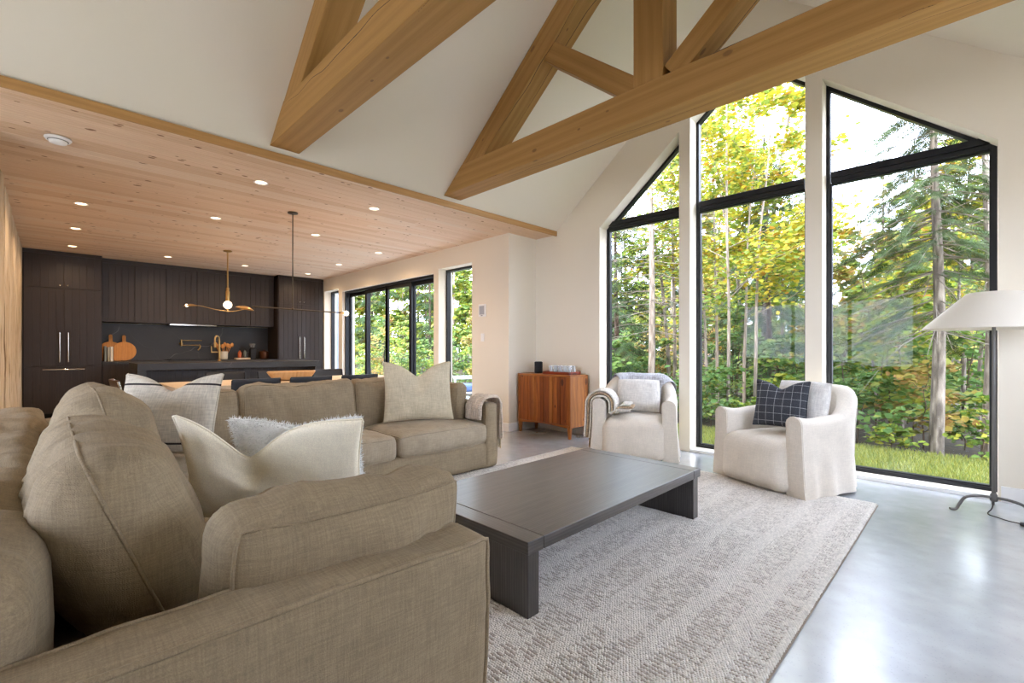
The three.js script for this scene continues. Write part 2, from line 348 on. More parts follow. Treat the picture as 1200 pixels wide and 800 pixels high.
struct('wall_rear', [boxUV(extrude(gable.map(([a, b]) => [a < -4.7 ? -5.2 : a, b]), ZR, ZR + 0.28, [backHole]))], M.wall, 'white gable wall at the rear with a broad glass opening', 'wall');
// vaulted ceiling and kitchen ceiling
function slope(x0, x1) {
  const t = 0.24, y0 = roofY(x0), y1 = roofY(x1);
  return boxUV(extrude([[x0, y0], [x1, y1], [x1, y1 + t], [x0, y0 + t]], -5.28, ZR + 0.3));
}
struct('ceiling', [slope(EAVE, RX)], M.ceil, 'sloped white vault rising from the edge of the wooden ceiling', 'ceiling');
struct('ceiling', [slope(RX, 1.56)], M.ceil, 'sloped white vault on the lamp side of the ridge', 'ceiling');
{
  const c = struct('ceiling', null, null, 'low ceiling of knotty pine boards over the kitchen and dining table', 'ceiling');
  mesh('deck', [bx(-11.5, EAVE, CY + 0.02, CY + 0.28, -4.6, 0.6), bx(-5.2, EAVE, CY + 0.02, CY + 0.28, 0.6, ZR + 0.3)], M.pineGroove, c);
  const R = mulberry(8), W = 0.112;
  for (let x = EAVE - W, i = 0; x > -11.3; x -= W, i++) {
    let z = 0.33; const far = -4.47; if (x > -5.05) z = ZR;
    let first = true;
    while (z > far + 0.01) {
      let L = first ? 0.7 + R() * 2.4 : 1.6 + R() * 2.0; first = false;
      let z1 = Math.max(far, z - L); if (z1 - far < 0.5) z1 = far;
      const g = extrude([[x + 0.0015, 0.02], [x + 0.0015, 0.004], [x + 0.005, 0], [x + W - 0.005, 0], [x + W - 0.0015, 0.004], [x + W - 0.0015, 0.02]], z1 + 0.0006, z - 0.0006);
      g.translate(0, CY, 0);
      const m = mesh('plank', boxUV(g, 'z', R() * 5, R() * 5), M.pine[Math.floor(R() * 5)], c); z = z1;
    }
  }
}
struct('trim_1', [bx(EAVE, EAVE + 0.022, CY - 0.022, CY + 0.045, -4.995, ZR - 0.005, 0.004, 'z')], M.fascia, 'honey wood fascia board edging the pine ceiling', 'trim');
// the short wooden soffit past the return wall
mesh('plank', [bx(-4.51, EAVE, CY - 0.0005, CY + 0.0195, -5.0, -4.46, 0, 'z')], M.pine[1], scene.children.find((o) => o.userData.label?.startsWith('low ceiling')));
mesh('deck', [bx(-4.51, EAVE, CY + 0.0195, CY + 0.25, -5.0, -4.6, 0, 'z')], M.pineGroove, scene.children.find((o) => o.userData.label?.startsWith('low ceiling')));
// baseboards
const BB = 0.115;
struct('baseboard_kitchen', [bx(-5.29, -4.5, 0, BB, kz - 0.001, kz + 0.014, 0.003), bx(-6.13, -6.26, 0, BB, kz, kz + 0.014)].slice(0, 1), M.white, 'white baseboard under the thermostat wall', 'baseboard');
struct('baseboard_return', [bx(-4.511, -4.496, 0, BB, -5.0, kz + 0.013, 0.003)], M.white, 'white baseboard on the return beside the sideboard', 'baseboard');
struct('baseboard_north', [bx(-4.495, -3.425, 0, BB, GZ - 0.001, GZ + 0.014, 0.003)], M.white, 'white baseboard behind the sideboard', 'baseboard');
struct('baseboard_east', [bx(0.135, 1.29, 0, BB, GZ - 0.001, GZ + 0.014, 0.003)], M.white, 'white baseboard by the floor lamp', 'baseboard');

// windows: inner offset of a convex outline
function inset(pts, d) {
  const n = pts.length, out = [], area = pts.reduce((s, p, i) => s + p[0] * pts[(i + 1) % n][1] - pts[(i + 1) % n][0] * p[1], 0), sg = Math.sign(area);
  const L = pts.map((p, i) => { const q = pts[(i + 1) % n], dx = q[0] - p[0], dy = q[1] - p[1], l = Math.hypot(dx, dy), nx = -dy / l * sg, ny = dx / l * sg; return [nx, ny, nx * (p[0] + nx * d) + ny * (p[1] + ny * d)]; });
  for (let i = 0; i < n; i++) { const a = L[(i + n - 1) % n], b = L[i], D = a[0] * b[1] - a[1] * b[0]; out.push([(a[2] * b[1] - a[1] * b[2]) / D, (a[0] * b[2] - a[2] * b[0]) / D]); }
  return out;
}
const clipY = (pts, y, keepBelow) => { const out = []; pts.forEach((p, i) => { const q = pts[(i + 1) % pts.length], a = keepBelow ? p[1] <= y : p[1] >= y, b = keepBelow ? q[1] <= y : q[1] >= y; if (a) out.push(p); if (a !== b) { const t = (y - p[1]) / (q[1] - p[1]); out.push([lerp(p[0], q[0], t), y]); } }); return out; };
function shapedWindow(n, pts, label) {
  const w = struct('window_' + n, null, null, label, 'window');
  mesh('frame', boxUV(extrude(pts, FZ - 0.075, FZ - 0.012, [inset(pts, 0.03)])), M.black, w);
  const xs = pts.map((p) => p[0]), x0 = Math.min(...xs), x1 = Math.max(...xs);
  mesh('transom_bar', [bx(x0 + 0.04, x1 - 0.04, 2.675, 2.715, FZ - 0.08, FZ + 0.006, 0.003), bx(x0 + 0.04, x1 - 0.04, 2.72, 2.775, FZ - 0.08, FZ + 0.012, 0.003)], M.black, w);
  const inner = inset(pts, 0.031);
  for (const below of [true, false]) {
    const c = clipY(inner, below ? 2.673 : 2.777, below); if (c.length < 3) continue;
    const a = Math.abs(c.reduce((s, p, i) => s + p[0] * c[(i + 1) % c.length][1] - c[(i + 1) % c.length][0] * p[1], 0)); if (a < 0.01) continue;
    if (below) mesh('sash', boxUV(extrude(inset(c, -0.002), FZ - 0.07, FZ - 0.02, [inset(c, 0.012)])), M.black, w);
    const g = new THREE.ShapeGeometry(new THREE.Shape(inset(c, 0.003).map((p) => new THREE.Vector2(...p)))); g.translate(0, 0, FZ - 0.045);
    mesh('pane', g, M.glass, w);
  }
  mesh('sill', bx(x0, x1, 0, 0.032, -5.1, GZ + 0.004, 0.003), M.white, w);
  return w;
}
shapedWindow(1, openings.west, 'tall black-framed window with a slanted top beside the sideboard');
shapedWindow(2, openings.mid, 'tall black-framed window with a peaked top between the armchairs');
shapedWindow(3, openings.east, 'tall black-framed window with a slanted top behind the floor lamp');
function rectWindow(n, x0, x1, y0, y1, z, label) {
  const w = struct('window_' + n, null, null, label, 'window'), p = rect(x0, x1, y0, y1);
  mesh('frame', boxUV(extrude(p, z - 0.08, z, [inset(p, 0.035)])), M.black, w);
  const g = new THREE.PlaneGeometry(x1 - x0 - 0.07, y1 - y0 - 0.07); g.translate((x0 + x1) / 2, (y0 + y1) / 2, z - 0.04); mesh('pane', g, M.glass, w);
}
rectWindow(4, -10.5, -9.78, 0.06, 2.44, kz - 0.15, 'narrow black-framed window by the tall kitchen cabinet');
rectWindow(5, -6.13, -5.29, 0.06, 2.42, kz - 0.15, 'narrow black-framed window beside the sliding door');
{
  const d = struct('door_1', null, null, 'black four-panel sliding glass door behind the dining table', 'door'), z = kz - 0.06;
  const P = rect(-9.6, -6.26, 0.012, 2.37);
  mesh('frame', boxUV(extrude(P, z - 0.14, z, [inset(P, 0.045)])), M.black, d);
  const xs = [-9.56, -8.74, -7.92, -7.1, -6.3];
  for (let i = 0; i < 4; i++) {
    const zz = (i === 0 || i === 3) ? z - 0.09 : z - 0.035, x0 = xs[i] - 0.03, x1 = xs[i + 1] + 0.03, q = rect(x0, x1, 0.05, 2.33);
    const pn = mesh('sliding_panel', boxUV(extrude(q, zz - 0.04, zz, [inset(q, 0.075)])), M.black, d);
    const g = new THREE.PlaneGeometry(x1 - x0 - 0.14, 2.14); g.translate((x0 + x1) / 2, 1.19, zz - 0.02); mesh('pane', g, M.glass, pn);
    if (i === 1 || i === 2) mesh('handle', [tube([[i === 1 ? x1 - 0.035 : x0 + 0.035, 0.86, zz], [i === 1 ? x1 - 0.035 : x0 + 0.035, 0.88, zz + 0.035], [i === 1 ? x1 - 0.035 : x0 + 0.035, 1.12, zz + 0.035], [i === 1 ? x1 - 0.035 : x0 + 0.035, 1.14, zz]], 0.009, 20, 8)], M.blackMatt, pn);
  }
}
{ // rear and side windows (daylight that fills the room from behind)
  const w = struct('window_6', null, null, 'broad black-framed glazing in the rear wall', 'window'), p = backHole;
  mesh('frame', [boxUV(extrude(p, ZR + 0.06, ZR + 0.14, [inset(p, 0.05)])), bx(-3.26, -3.2, 0.73, 2.27, ZR + 0.06, ZR + 0.14), bx(-2.1, -2.04, 0.73, 2.27, ZR + 0.06, ZR + 0.14)], M.black, w);
  const g = new THREE.ShapeGeometry(new THREE.Shape(inset(p, 0.03).map((q) => new THREE.Vector2(...q)))); g.translate(0, 0, ZR + 0.1); mesh('pane', g, M.glass, w);
  const e = struct('window_7', null, null, 'long black-framed window band in the side wall', 'window');
  const f = boxUV(extrude(eastHole.map(([a, b]) => [-a, b]), 0, 0.08, [inset(eastHole.map(([a, b]) => [-a, b]), 0.05)])); f.rotateY(Math.PI / 2).translate(1.4, 0, 0); mesh('frame', f, M.black, e);
  const h = new THREE.PlaneGeometry(2.64, 1.04); h.rotateY(Math.PI / 2).translate(1.44, 1.65, -2.75); mesh('pane', h, M.glass, e);
}
// trusses
function truss(z1, z0, label, ov) {
  const t = thing('roof_truss', label, 'truss', [0, 0, 0], 0, 'timber trusses across the vault');
  const e = 0.006, xl = -4.02, xr = 2 * RX - xl, zf = z1, zb = z0;
  const yb = 2.797, yt = 3.045;
  // bottom chord with ends cut along the roof
  const cut = (y) => RX - (RY - e - y) / SL, g = extrude([[cut(yb), yb], [2 * RX - cut(yb), yb], [2 * RX - cut(yt), yt], [cut(yt), yt]], zb, zf, [], 0.006);
  mesh('bottom_chord', boxUV(g, 'x', ov, ov * 1.7), M.beam, t);
  const dx = 0.235 / Math.sin(Math.atan(SL)) , top = (x) => RY - e - SL * Math.abs(x - RX), rt = 0.275;
  for (const s of [-1, 1]) {
    const X = (a) => RX + s * a, a0 = RX - cut(yt) , aIn = a0 - rt / SL;           // distances from the ridge
    let pts = [[X(a0), yt], [X(aIn), yt], [X(0), RY - e - rt], [X(0), RY - e]]; if (s < 0) pts = pts.reverse();
    const r = extrude(pts, zb + 0.004, zf - 0.004, [], 0.006);
    const A = Math.atan(SL) * s; r.rotateZ(A); const q = boxUV(r, 'x', ov + s, ov); q.rotateZ(-A); mesh('rafter', q, M.beam, t);
    const p0 = [RX + s * 0.15, 3.06], p1 = [RX + s * 0.97, 3.06 + 0.82 * 0.83 - 0.02];
    mesh('strut', plank2(p0, p1, 0.165, zb + 0.03, zf - 0.03, 0.006, ov + s * 2), M.beam, t);
  }
  mesh('king_post', boxUV(T(new RoundedBoxGeometry(0.23, RY - rt - yt, zf - zb - 0.012, 1, 0.006), RX - 0.015, (yt + RY - rt) / 2, (zf + zb) / 2), 'y', ov, 0), M.beam, t);
  return t;
}
truss(-1.28, -1.515, 'heavy golden timber truss with a cracked bottom beam above the sofa', 0.3);
truss(-3.035, -3.27, 'heavy golden timber truss with king post and struts near the gable windows', 1.9);
// ---------------------------------------------------------------- sectional sofa
{
  const S = thing('sectional_sofa', 'large L-shaped beige linen sofa with loose cushions', 'sofa', [0, 0, 0]);
  const X0 = -4.27, X1 = -0.945, XF = -3.2, Z0 = 0.27, Z1 = -0.86, ZE = -3.02;      // outline
  const put = (name, w, h, d, c, o, mat = M.linen, rot = [0, 0, 0], welts = [], wr = 0.0045) => {
    let g = softBox(w, h, d, o);
    const turn = (q) => T(q, ...c, ...rot);
    const m = mesh(name, boxUV(turn(g)), mat, S);
    welts.forEach(([a, s]) => mesh('welt', turn(softWelt(w, h, d, o, a, s, wr)), mat, m));
    return m;
  };
  const nz = (seed, noise = 0.006, puff = [0, 0, 0], r = 0.05, extra = {}) => ({ r, puff, noise, seed, scale: 4, ...extra });
  // base under the seats (slipcover hanging to the floor)
  put('base', XF - X0 - 0.02, 0.24, Z0 - ZE - 0.02, [(X0 + XF) / 2, 0.145, (Z0 + ZE) / 2], nz(3, 0.008, [0, 0, 0], 0.025, { seg: 0.045, scale: 7 }));
  put('base', X1 - XF - 0.02, 0.24, Z0 - Z1 - 0.02, [(X1 + XF) / 2, 0.145, (Z0 + Z1) / 2], nz(4, 0.008, [0, 0, 0], 0.025, { seg: 0.045 }));
  // backs
  put('backrest', 0.24, 0.66, Z0 - ZE, [X0 + 0.12, 0.36, (Z0 + ZE) / 2], nz(5, 0.012, [0, 0, 0], 0.07, { seg: 0.045 }));
  put('backrest', X1 - X0 - 0.16, 0.74, 0.27, [(X1 + X0) / 2 - 0.06, 0.395, Z0 - 0.125], nz(6, 0.025, [0, 0, 0], 0.1, { seg: 0.03, scale: 5 }));
  // arms with a flat top band and welts
  const armO = nz(7, 0.007, [0.012, 0.003, 0.012], 0.02, { seg: 0.022, scale: 6, fn: (s) => [s[0] + 0.022 * smooth(-0.1, -0.5, s[2]) * smooth(-0.1, 0.3, s[1]), s[1] - 0.02 * smooth(0.1, -0.3, s[2]) * 0, s[2]] });
  put('armrest', 0.155, 0.6, 1.06, [X1 - 0.085, 0.325, (Z0 - 0.03 + Z1) / 2 - 0.012], armO, M.linen, [0, 0, 0], [['x', 1], ['x', -1]], 0.0075);
  const armF = nz(8, 0.006, [0.006, 0.006, 0.012], 0.035, { seg: 0.03, scale: 6 });
  put('armrest', 0.98, 0.6, 0.155, [(X0 + XF) / 2 + 0.04, 0.325, ZE + 0.08], armF, M.linen, [0, 0, 0], [['z', 1], ['z', -1]]);
  // seat cushions
  const seat = (w, d, x, z, s, welt = true, y = 0.345) => put('seat_cushion', w, 0.2, d, [x, y, z], nz(s, 0.012, [0.015, 0.045, 0.015], 0.06, { seg: 0.028, scale: 4 }), M.linenSeat, [0, 0, 0], welt ? [['y', 1], ['y', -1]] : []);
  seat(0.84, 0.95, -3.62, -2.43, 11); seat(0.84, 0.99, -3.62, -1.455, 12);
  seat(1.02, 0.98, -3.69, -0.45, 13); seat(1.02, 0.86, -2.66, -0.42, 14, true, 0.315); seat(1.03, 0.86, -1.62, -0.42, 15, true, 0.295);
  // loose back cushions along the far side
  const back = (L, x, z, s, turn, H = 0.5, tilt = 0.16, th = 0.25, y = 0.63, knife = false) => {
    const o = nz(s, 0.024, knife ? [0.05, 0.03, 0.05] : [0.03, 0.02, 0.05], knife ? th * 0.47 : 0.07, { seg: 0.024, scale: 4.5, fn: (p, a) => [p[0], p[1] - 0.02 * smooth(0.3, 1, a[1]) * (1 - a[0] * a[0]), p[2]] });
    const g = softBox(L, H, th, o), m4 = new THREE.Matrix4().makeRotationFromEuler(new THREE.Euler(-tilt, turn, 0, 'YXZ')).setPosition(x, y, z);
    const m = mesh('back_cushion', boxUV(g.applyMatrix4(m4)), M.linen, S);
    for (const q of knife ? [0] : [1, -1]) mesh('welt', softWelt(L, H, th, o, 'z', q).applyMatrix4(m4), M.linen, m);
    return m;
  };
  back(0.88, -3.93, -1.455, 21, Math.PI / 2, 0.46, 0.2, 0.24, 0.625);
  back(0.62, -3.95, -0.7, 22, Math.PI / 2, 0.44, 0.2, 0.22, 0.605);
  back(0.84, -3.95, -2.33, 23, Math.PI / 2, 0.47, 0.18, 0.22, 0.615);
  back(0.54, -3.73, -2.76, 24, 0.12, 0.42, 0.14, 0.17, 0.61);                 // against the end arm
  // along the long side: tall plump cushions seen end-on
  back(1.04, -1.93, -0.145, 25, Math.PI, 0.54, 0.36, 0.27, 0.63, true);
  back(1.05, -3.0, -0.2, 26, Math.PI, 0.55, 0.2, 0.29, 0.665, true);
  // long cushion leaning on the open arm
  back(0.62, -1.19, -0.575, 27, -Math.PI / 2, 0.36, 0.16, 0.19, 0.6);
}
// throw pillows
function throwPillow(name, w, h, t, mat, label, pos, eul, o = {}, weltMat) {
  const P = thing(name, label, 'pillow', pos); P.rotation.set(eul[0], eul[1], eul[2] ?? 0, 'YXZ');
  const g = pillowGeo(w, h, t, o); mesh('cover', g, mat, P);
  mesh('seam', boxUV(new THREE.TubeGeometry(new THREE.CatmullRomCurve3(g.userData.edge(), true), 160, o.seam ?? 0.004, 5, true)), weltMat ?? mat, P);
  return P;
}
M.stripe = phys({
  map: tex(512, 512, 0.6, 0.6, (u, v) => {
    const b = hex('#c3b9a7'), a = n2(u * 160, v * 18, 160, 18, 3), c = n2(u * 18, v * 160, 18, 160, 4), k = 1 + (a + c - 1) * 0.12;
    const y = (v * 0.6), line = Math.abs(mod(y + 0.005, 0.6) - 0.12) < 0.006 || Math.abs(mod(y + 0.005, 0.6) - 0.48) < 0.006; return line ? [0.13, 0.1, 0.1] : b.map((q) => q * k);
  }), bumpMap: weave, bumpScale: 0.0015, roughness: 0.95,
});
M.stripe.map.offset.set(0.5, 0.5);
M.plaid = phys({
  map: tex(512, 512, 0.5, 0.5, (u, v) => {
    const n = n2(u * 170, v * 170, 170, 170, 6), k = 0.8 + 0.4 * n, L = (q) => Math.abs(mod(q * 8, 1) - 0.5) < 0.028;
    return L(u) || L(v) ? [0.62 * k, 0.62 * k, 0.62 * k] : [0.215 * k, 0.225 * k, 0.25 * k];
  }), bumpMap: weave, bumpScale: 0.0012, roughness: 0.95,
});
M.fuzz = phys({ color: '#eceae4', roughness: 1, sheen: 0.4, sheenColor: new THREE.Color('#ffffff') });
throwPillow('throw_pillow', 0.63, 0.46, 0.14, M.cream, 'ivory cotton pillow with a chopped top leaning in the corner by the open arm', [-1.825, 0.687, -0.592], [0.4, Math.atan2(0.78, 0.62), -0.07], { dent: 0.17, dc: -0.28, seed: 3, noise: 0.008 });
{ // shaggy pillow behind it
  const P = throwPillow('throw_pillow', 0.52, 0.38, 0.11, M.fuzz, 'shaggy white pillow tucked behind the ivory pillow', [-2.03, 0.665, -0.76], [0.3, Math.atan2(0.78, 0.62)], { seed: 8, dent: 0.03 });
  const R = mulberry(5), g = P.children[0].geometry, p = g.attributes.position, n = g.attributes.normal, q = g.index, mats = [], cols = [];
  const tuft = new THREE.ConeGeometry(0.0022, 0.02, 4, 1); tuft.translate(0, 0.008, 0);
  for (let i = 0; i < 9000; i++) {
    const f = Math.floor(R() * q.count / 3) * 3, a = q.getX(f), b = q.getX(f + 1), c = q.getX(f + 2), u = R(), v = R() * (1 - u), w = 1 - u - v;
    const P0 = V(p.getX(a) * u + p.getX(b) * v + p.getX(c) * w, p.getY(a) * u + p.getY(b) * v + p.getY(c) * w, p.getZ(a) * u + p.getZ(b) * v + p.getZ(c) * w);
    const N = V(n.getX(a), n.getY(a), n.getZ(a)).add(V(R() - 0.5, R() - 0.5, R() - 0.5).multiplyScalar(1.5)).normalize();
    mats.push(new THREE.Matrix4().compose(P0, new THREE.Quaternion().setFromUnitVectors(V(0, 1, 0), N), V(1, 0.7 + R() * 0.6, 1))); const k = 0.8 + R() * 0.2; cols.push([k, k, k * 0.98]);
  }
  instanced('pile', tuft, M.fuzz, mats, cols, P.children[0]);
}
throwPillow('throw_pillow', 0.6, 0.5, 0.18, M.stripe, 'woven grey-beige pillow with thin black stripes in the sofa corner', [-3.5, 0.735, -0.52], [-0.24, 0.8], { dent: 0.1, seed: 5 });
throwPillow('throw_pillow', 0.62, 0.55, 0.17, M.oatmeal, 'oatmeal linen pillow with a chopped top beside the dining window', [-3.61, 0.75, -2.395], [-0.28, Math.PI / 2 - 0.45], { dent: 0.13, seed: 6 });
// knitted throw hanging over the end arm
{
  const K = thing('knitted_throw', 'bunched beige knitted throw hanging over the sofa end arm', 'blanket', [0, 0, 0]);
  const Z = -2.94, w = 0.22, prof = (t) => {                          // across the arm: inner side, over the top, down the outside
    const pts = [[0.112, 0.48], [0.112, 0.6], [0.085, 0.652], [0, 0.66], [-0.085, 0.652], [-0.112, 0.6], [-0.114, 0.45], [-0.116, 0.27]];
    const s = t * (pts.length - 1), i = Math.min(pts.length - 2, Math.floor(s)), f = s - i; return [lerp(pts[i][0], pts[i + 1][0], f), lerp(pts[i][1], pts[i + 1][1], f)];
  };
  const g = sheet((u, v) => { const [dz, y] = prof(v), wv = Math.sin(u * 19 + v * 2) * 0.016 + 0.012 * f3(u * 6, v * 7, 1, 4, 2), side = dz < 0 ? -1 : 1; return [-3.43 + u * w + 0.015 * Math.sin(v * 5), y + (Math.abs(dz) < 0.09 ? Math.abs(wv) + 0.012 : 0), Z + dz + side * (Math.abs(dz) > 0.09 ? Math.abs(wv) + 0.014 : 0)]; }, 50, 50, 0.012);
  mesh('cloth', g, fabric('#c9b8a4', 0.15, 29, 0.12, 0.004), K);
  const R = mulberry(9); for (let i = 0; i < 26; i++) { const x = -3.425 + i / 25 * (w - 0.02) + 0.015 * Math.sin(5); mesh('fringe', tube([[x, 0.28, Z - 0.14], [x + (R() - 0.5) * 0.01, 0.23, Z - 0.142], [x + (R() - 0.5) * 0.02, 0.17 + R() * 0.02, Z - 0.14]], 0.004, 8, 5), M.oatmeal, K); }
}
// ---------------------------------------------------------------- coffee table, rug, armchairs, sideboard, lamp
{
  const t = thing('coffee_table', 'low dark-stained wooden coffee table with slab ends on the rug', 'table', [0, 0, 0]);
  const x0 = -2.2, x1 = -1.288, z0 = -3.055, z1 = -1.38, h = 0.342, y0 = 0.287;
  mesh('tabletop', [bx(x0 + 0.001, x1 - 0.001, y0, h, z0 + 0.1, z1 - 0.1, 0.004, 'z', 0.1, 0.3)], M.ebony, t);
  for (const [a, b] of [[z0, z0 + 0.0985], [z1 - 0.0985, z1]]) mesh('breadboard_end', bx(x0, x1, y0, h, a, b, 0.004, 'x', a, 0), M.ebony, t);
  mesh('slab_leg', bx(x0 + 0.02, x1 - 0.012, 0.018, y0, z0 + 0.012, z0 + 0.082, 0.004, 'y', 0.2, 0.1), M.ebony, t);
  mesh('slab_leg', bx(x0 + 0.02, x1 - 0.012, 0.018, y0, z1 - 0.082, z1 - 0.012, 0.004, 'y', 0.6, 0.4), M.ebony, t);
}
{
  const x0 = -3.26, x1 = -0.495, z0 = -4.225, z1 = -0.55, t = thing('area_rug', 'ivory loop-pile rug with broken taupe dashes under the coffee table', 'rug', [0, 0, 0]);
  mesh('backing', bx(x0, x1, 0.001, 0.009, z0, z1), std({ color: '#8f8272', roughness: 1 }), t);
  const R = mulberry(44), mats = [], cols = [], dx = 0.0115, dz = 0.0095, q = new THREE.Quaternion(), e = new THREE.Euler();
  // broad ivory bands run the length of the rug, others cross it; between them rows of taupe flecks
  const bands = []; for (let x = x1 - 0.16; x > x0; x -= 0.19 + R() * 0.13) bands.push([x, 0.018 + R() * 0.022, R() * 20]);
  const cross = []; for (let z = z1; z > z0; z -= 0.3 + R() * 0.5) cross.push([z, x0 + R() * 2.2, 0.5 + R() * 1.2, 0.02 + R() * 0.02]);
  let row = 0;
  for (let z = z1 - 0.008; z > z0 + 0.006; z -= dz, row++) {
    let run = 0, on = false;
    for (let x = x0 + 0.006 + (row & 1) * dx / 2; x < x1 - 0.006; x += dx) {
      if (run-- <= 0) { on = !on; run = on ? 2 + Math.floor(R() * 6) : 1 + Math.floor(R() * 4); }
      const inBand = bands.some(([b, w, s]) => Math.abs(x - b - 0.012 * Math.sin(z * 5 + s)) < w) || cross.some(([c, a, l, w]) => x > a && x < a + l && Math.abs(z - c) < w) || x > x1 - 0.03 || z < z0 + 0.04;
      const dark = on && row % 2 === 0 && !inBand && n3(x * 3, z * 3, 1, 8) > -0.75, k = 0.85 + R() * 0.25;
      const hgt = dark ? 0.0075 : 0.0105;
      q.setFromEuler(e.set((R() - 0.5) * 0.5, R() * 0.8 - 0.4, (R() - 0.5) * 0.5));
      mats.push(new THREE.Matrix4().compose(V(x + (R() - 0.5) * 0.003, 0.0105 + (inBand ? 0.0015 : 0), z + (R() - 0.5) * 0.003), q, V(0.0078, hgt, 0.0062)));
      cols.push(dark ? [0.34 * k, 0.29 * k, 0.24 * k] : [0.76 * k, 0.72 * k, 0.66 * k]);
    }
  }
  instanced('pile', new THREE.IcosahedronGeometry(1, 1), std({ color: '#ffffff', roughness: 1 }), mats, cols, t);
}
// slipcovered tub armchair; local +z is the front
function armchair(label, pos, turn) {
  const C = thing('armchair', label, 'armchair', pos, turn, 'slipcovered tub armchairs');
  const a = 0.405, zf = 0.37, zs = -0.02, zb = -0.43, th = 0.125, NS = 84;
  // plan of the outer face: arm, round back, arm
  const plan = (t) => {
    const straight = zf - zs, arc = Math.PI * 0.40, L = straight * 2 + arc; let s = t * L;
    if (s < straight) return [-a, zf - s, -1, 0]; s -= straight;
    if (s < arc) { const f = Math.PI * s / arc, c = -Math.cos(f), n = Math.sin(f), ex = 0.72, X = Math.sign(c) * Math.abs(c) ** ex, Z = n ** ex; const nx = c, nz = -n; return [a * X, zs + (zb - zs) * Z, nx, nz]; } s -= arc;
    return [a, zs + s, 1, 0];
  };
  const top = (t) => { const m = Math.abs(t - 0.5) * 2; return lerp(0.83, 0.615, smooth(0.18, 0.62, m)) - 0.012 * smooth(0.62, 0.8, m) + 0.018 * smooth(0.85, 1, m); };
  const pos3 = [], idx = [], prof = 26, pt = (t, k) => {
    const [x, z, nx, nz] = plan(t), H = top(t), m = Math.abs(t - 0.5) * 2, lean = 0.055 * smooth(0.75, 0.1, m), w = th * (1 + 0.25 * smooth(0.6, 0.1, m));
    let off, y; // off: outwards from the outer face
    const cr = w * 0.42;
    if (k <= 11) { const f = k / 11; y = lerp(0.022, H - cr, f); off = 0.028 * (1 - f) ** 2 + lean * f * f; off += (1 - f) ** 1.5 * 0.012 * Math.sin(t * 61) * smooth(0, 0.05, Math.min(t, 1 - t)); }
    else if (k <= 17) { const f = (k - 11) / 6 * Math.PI; y = H - cr + Math.sin(f) * cr; off = lean - w / 2 + Math.cos(f) * w / 2; }
    else { const f = (k - 17) / (prof - 17); y = lerp(H - cr, 0.022, f); off = lean * (1 - f) - w; }
    const cz = f3(x * 5 + nx, y * 5, z * 5, 14, 3) * 0.009; off += cz;
    return [x + nx * off, y, z + nz * off];
  };
  for (let i = 0; i <= NS; i++) for (let k = 0; k <= prof; k++) pos3.push(...pt(i / NS, k));
  const W = prof + 1;
  for (let i = 0; i < NS; i++) for (let k = 0; k < prof; k++) { const p = i * W + k; idx.push(p, p + W, p + 1, p + W, p + W + 1, p + 1); }
  for (const i of [0, NS]) { // arm fronts: slightly domed caps
    const o = pos3.length / 3, c = [0, 0, 0]; for (let k = 0; k <= prof; k++) { c[0] += pos3[(i * W + k) * 3] / W; } pos3.push(c[0], 0.36, zf + 0.012);
    for (let k = 0; k < prof; k++) i ? idx.push(i * W + k, o, i * W + k + 1) : idx.push(i * W + k, i * W + k + 1, o);
    i ? idx.push(i * W + prof, o, i * W) : idx.push(i * W + prof, i * W, o);
  }
  let g = new THREE.BufferGeometry(); g.setAttribute('position', new THREE.Float32BufferAttribute(pos3, 3)); g.setIndex(idx);
  g = toCreasedNormals(g.toNonIndexed(), 1.0);
  const body = mesh('shell', boxUV(g), M.slip, C);
  for (const t of [0.006, 0.994]) mesh('welt', tube([1, 3, 6, 9, 11, 12, 13, 14, 15, 16, 17, 19].map((k) => pt(t, k)), 0.0045, 60, 5), M.slip, body);
  for (const t of [0.3, 0.7]) mesh('welt', tube([0, 2, 4, 6, 8, 10, 11].map((k) => { const p = pt(t, k), n = plan(t); return [p[0] + n[2] * 0.002, p[1], p[2] + n[3] * 0.002]; }), 0.0035, 40, 5), M.slip, body);
  // seat with the skirt falling from it
  const so = { r: 0.085, puff: [0, 0.03, 0.045], noise: 0.008, seed: 4, scale: 5, seg: 0.022, fn: (s, q) => [s[0] * (1 + 0.03 * smooth(0, -1, q[1])), Math.max(s[1], -0.188), s[2] + (q[2] > 0.2 ? 0.02 * smooth(0.2, -1, q[1]) + 0.006 * Math.sin(s[0] * 26) * smooth(0, -1, q[1]) : 0)] };
  mesh('seat', boxUV(T(softBox(0.605, 0.39, 0.72, so), 0, 0.218, 0.06)), M.slip, C);
  C.skin = (t, k, off) => { const e = 0.004, A = V(...pt(t, k)), B = V(...pt(t + e, k)).sub(A), D = V(...pt(t, Math.min(prof, k + 0.2))).sub(A), n = D.cross(B).normalize(); return A.addScaledVector(n, off); };
  return C;
}
const ch1 = armchair('cream slipcovered tub armchair with a grey throw over its back', [-2.58, 0, -4.48], 0.42);
const ch2 = armchair('cream slipcovered tub armchair holding the dark windowpane-check pillow', [-1.135, 0, -4.42], -0.40);
const local = (c, x, y, z) => V(x, y, z).applyAxisAngle(V(0, 1, 0), c.rotation.y).add(c.position).toArray();
throwPillow('throw_pillow', 0.43, 0.34, 0.15, M.cushionWhite, 'off-white cushion resting upright in the armchair with the grey throw', local(ch1, 0.01, 0.625, -0.065), [-0.22, ch1.rotation.y], { seed: 14, pull: -0.04 });
throwPillow('throw_pillow', 0.44, 0.39, 0.14, M.cushionWhite, 'off-white cushion behind the dark windowpane-check pillow', local(ch2, 0.05, 0.66, -0.12), [-0.24, ch2.rotation.y], { seed: 15, pull: -0.03 });
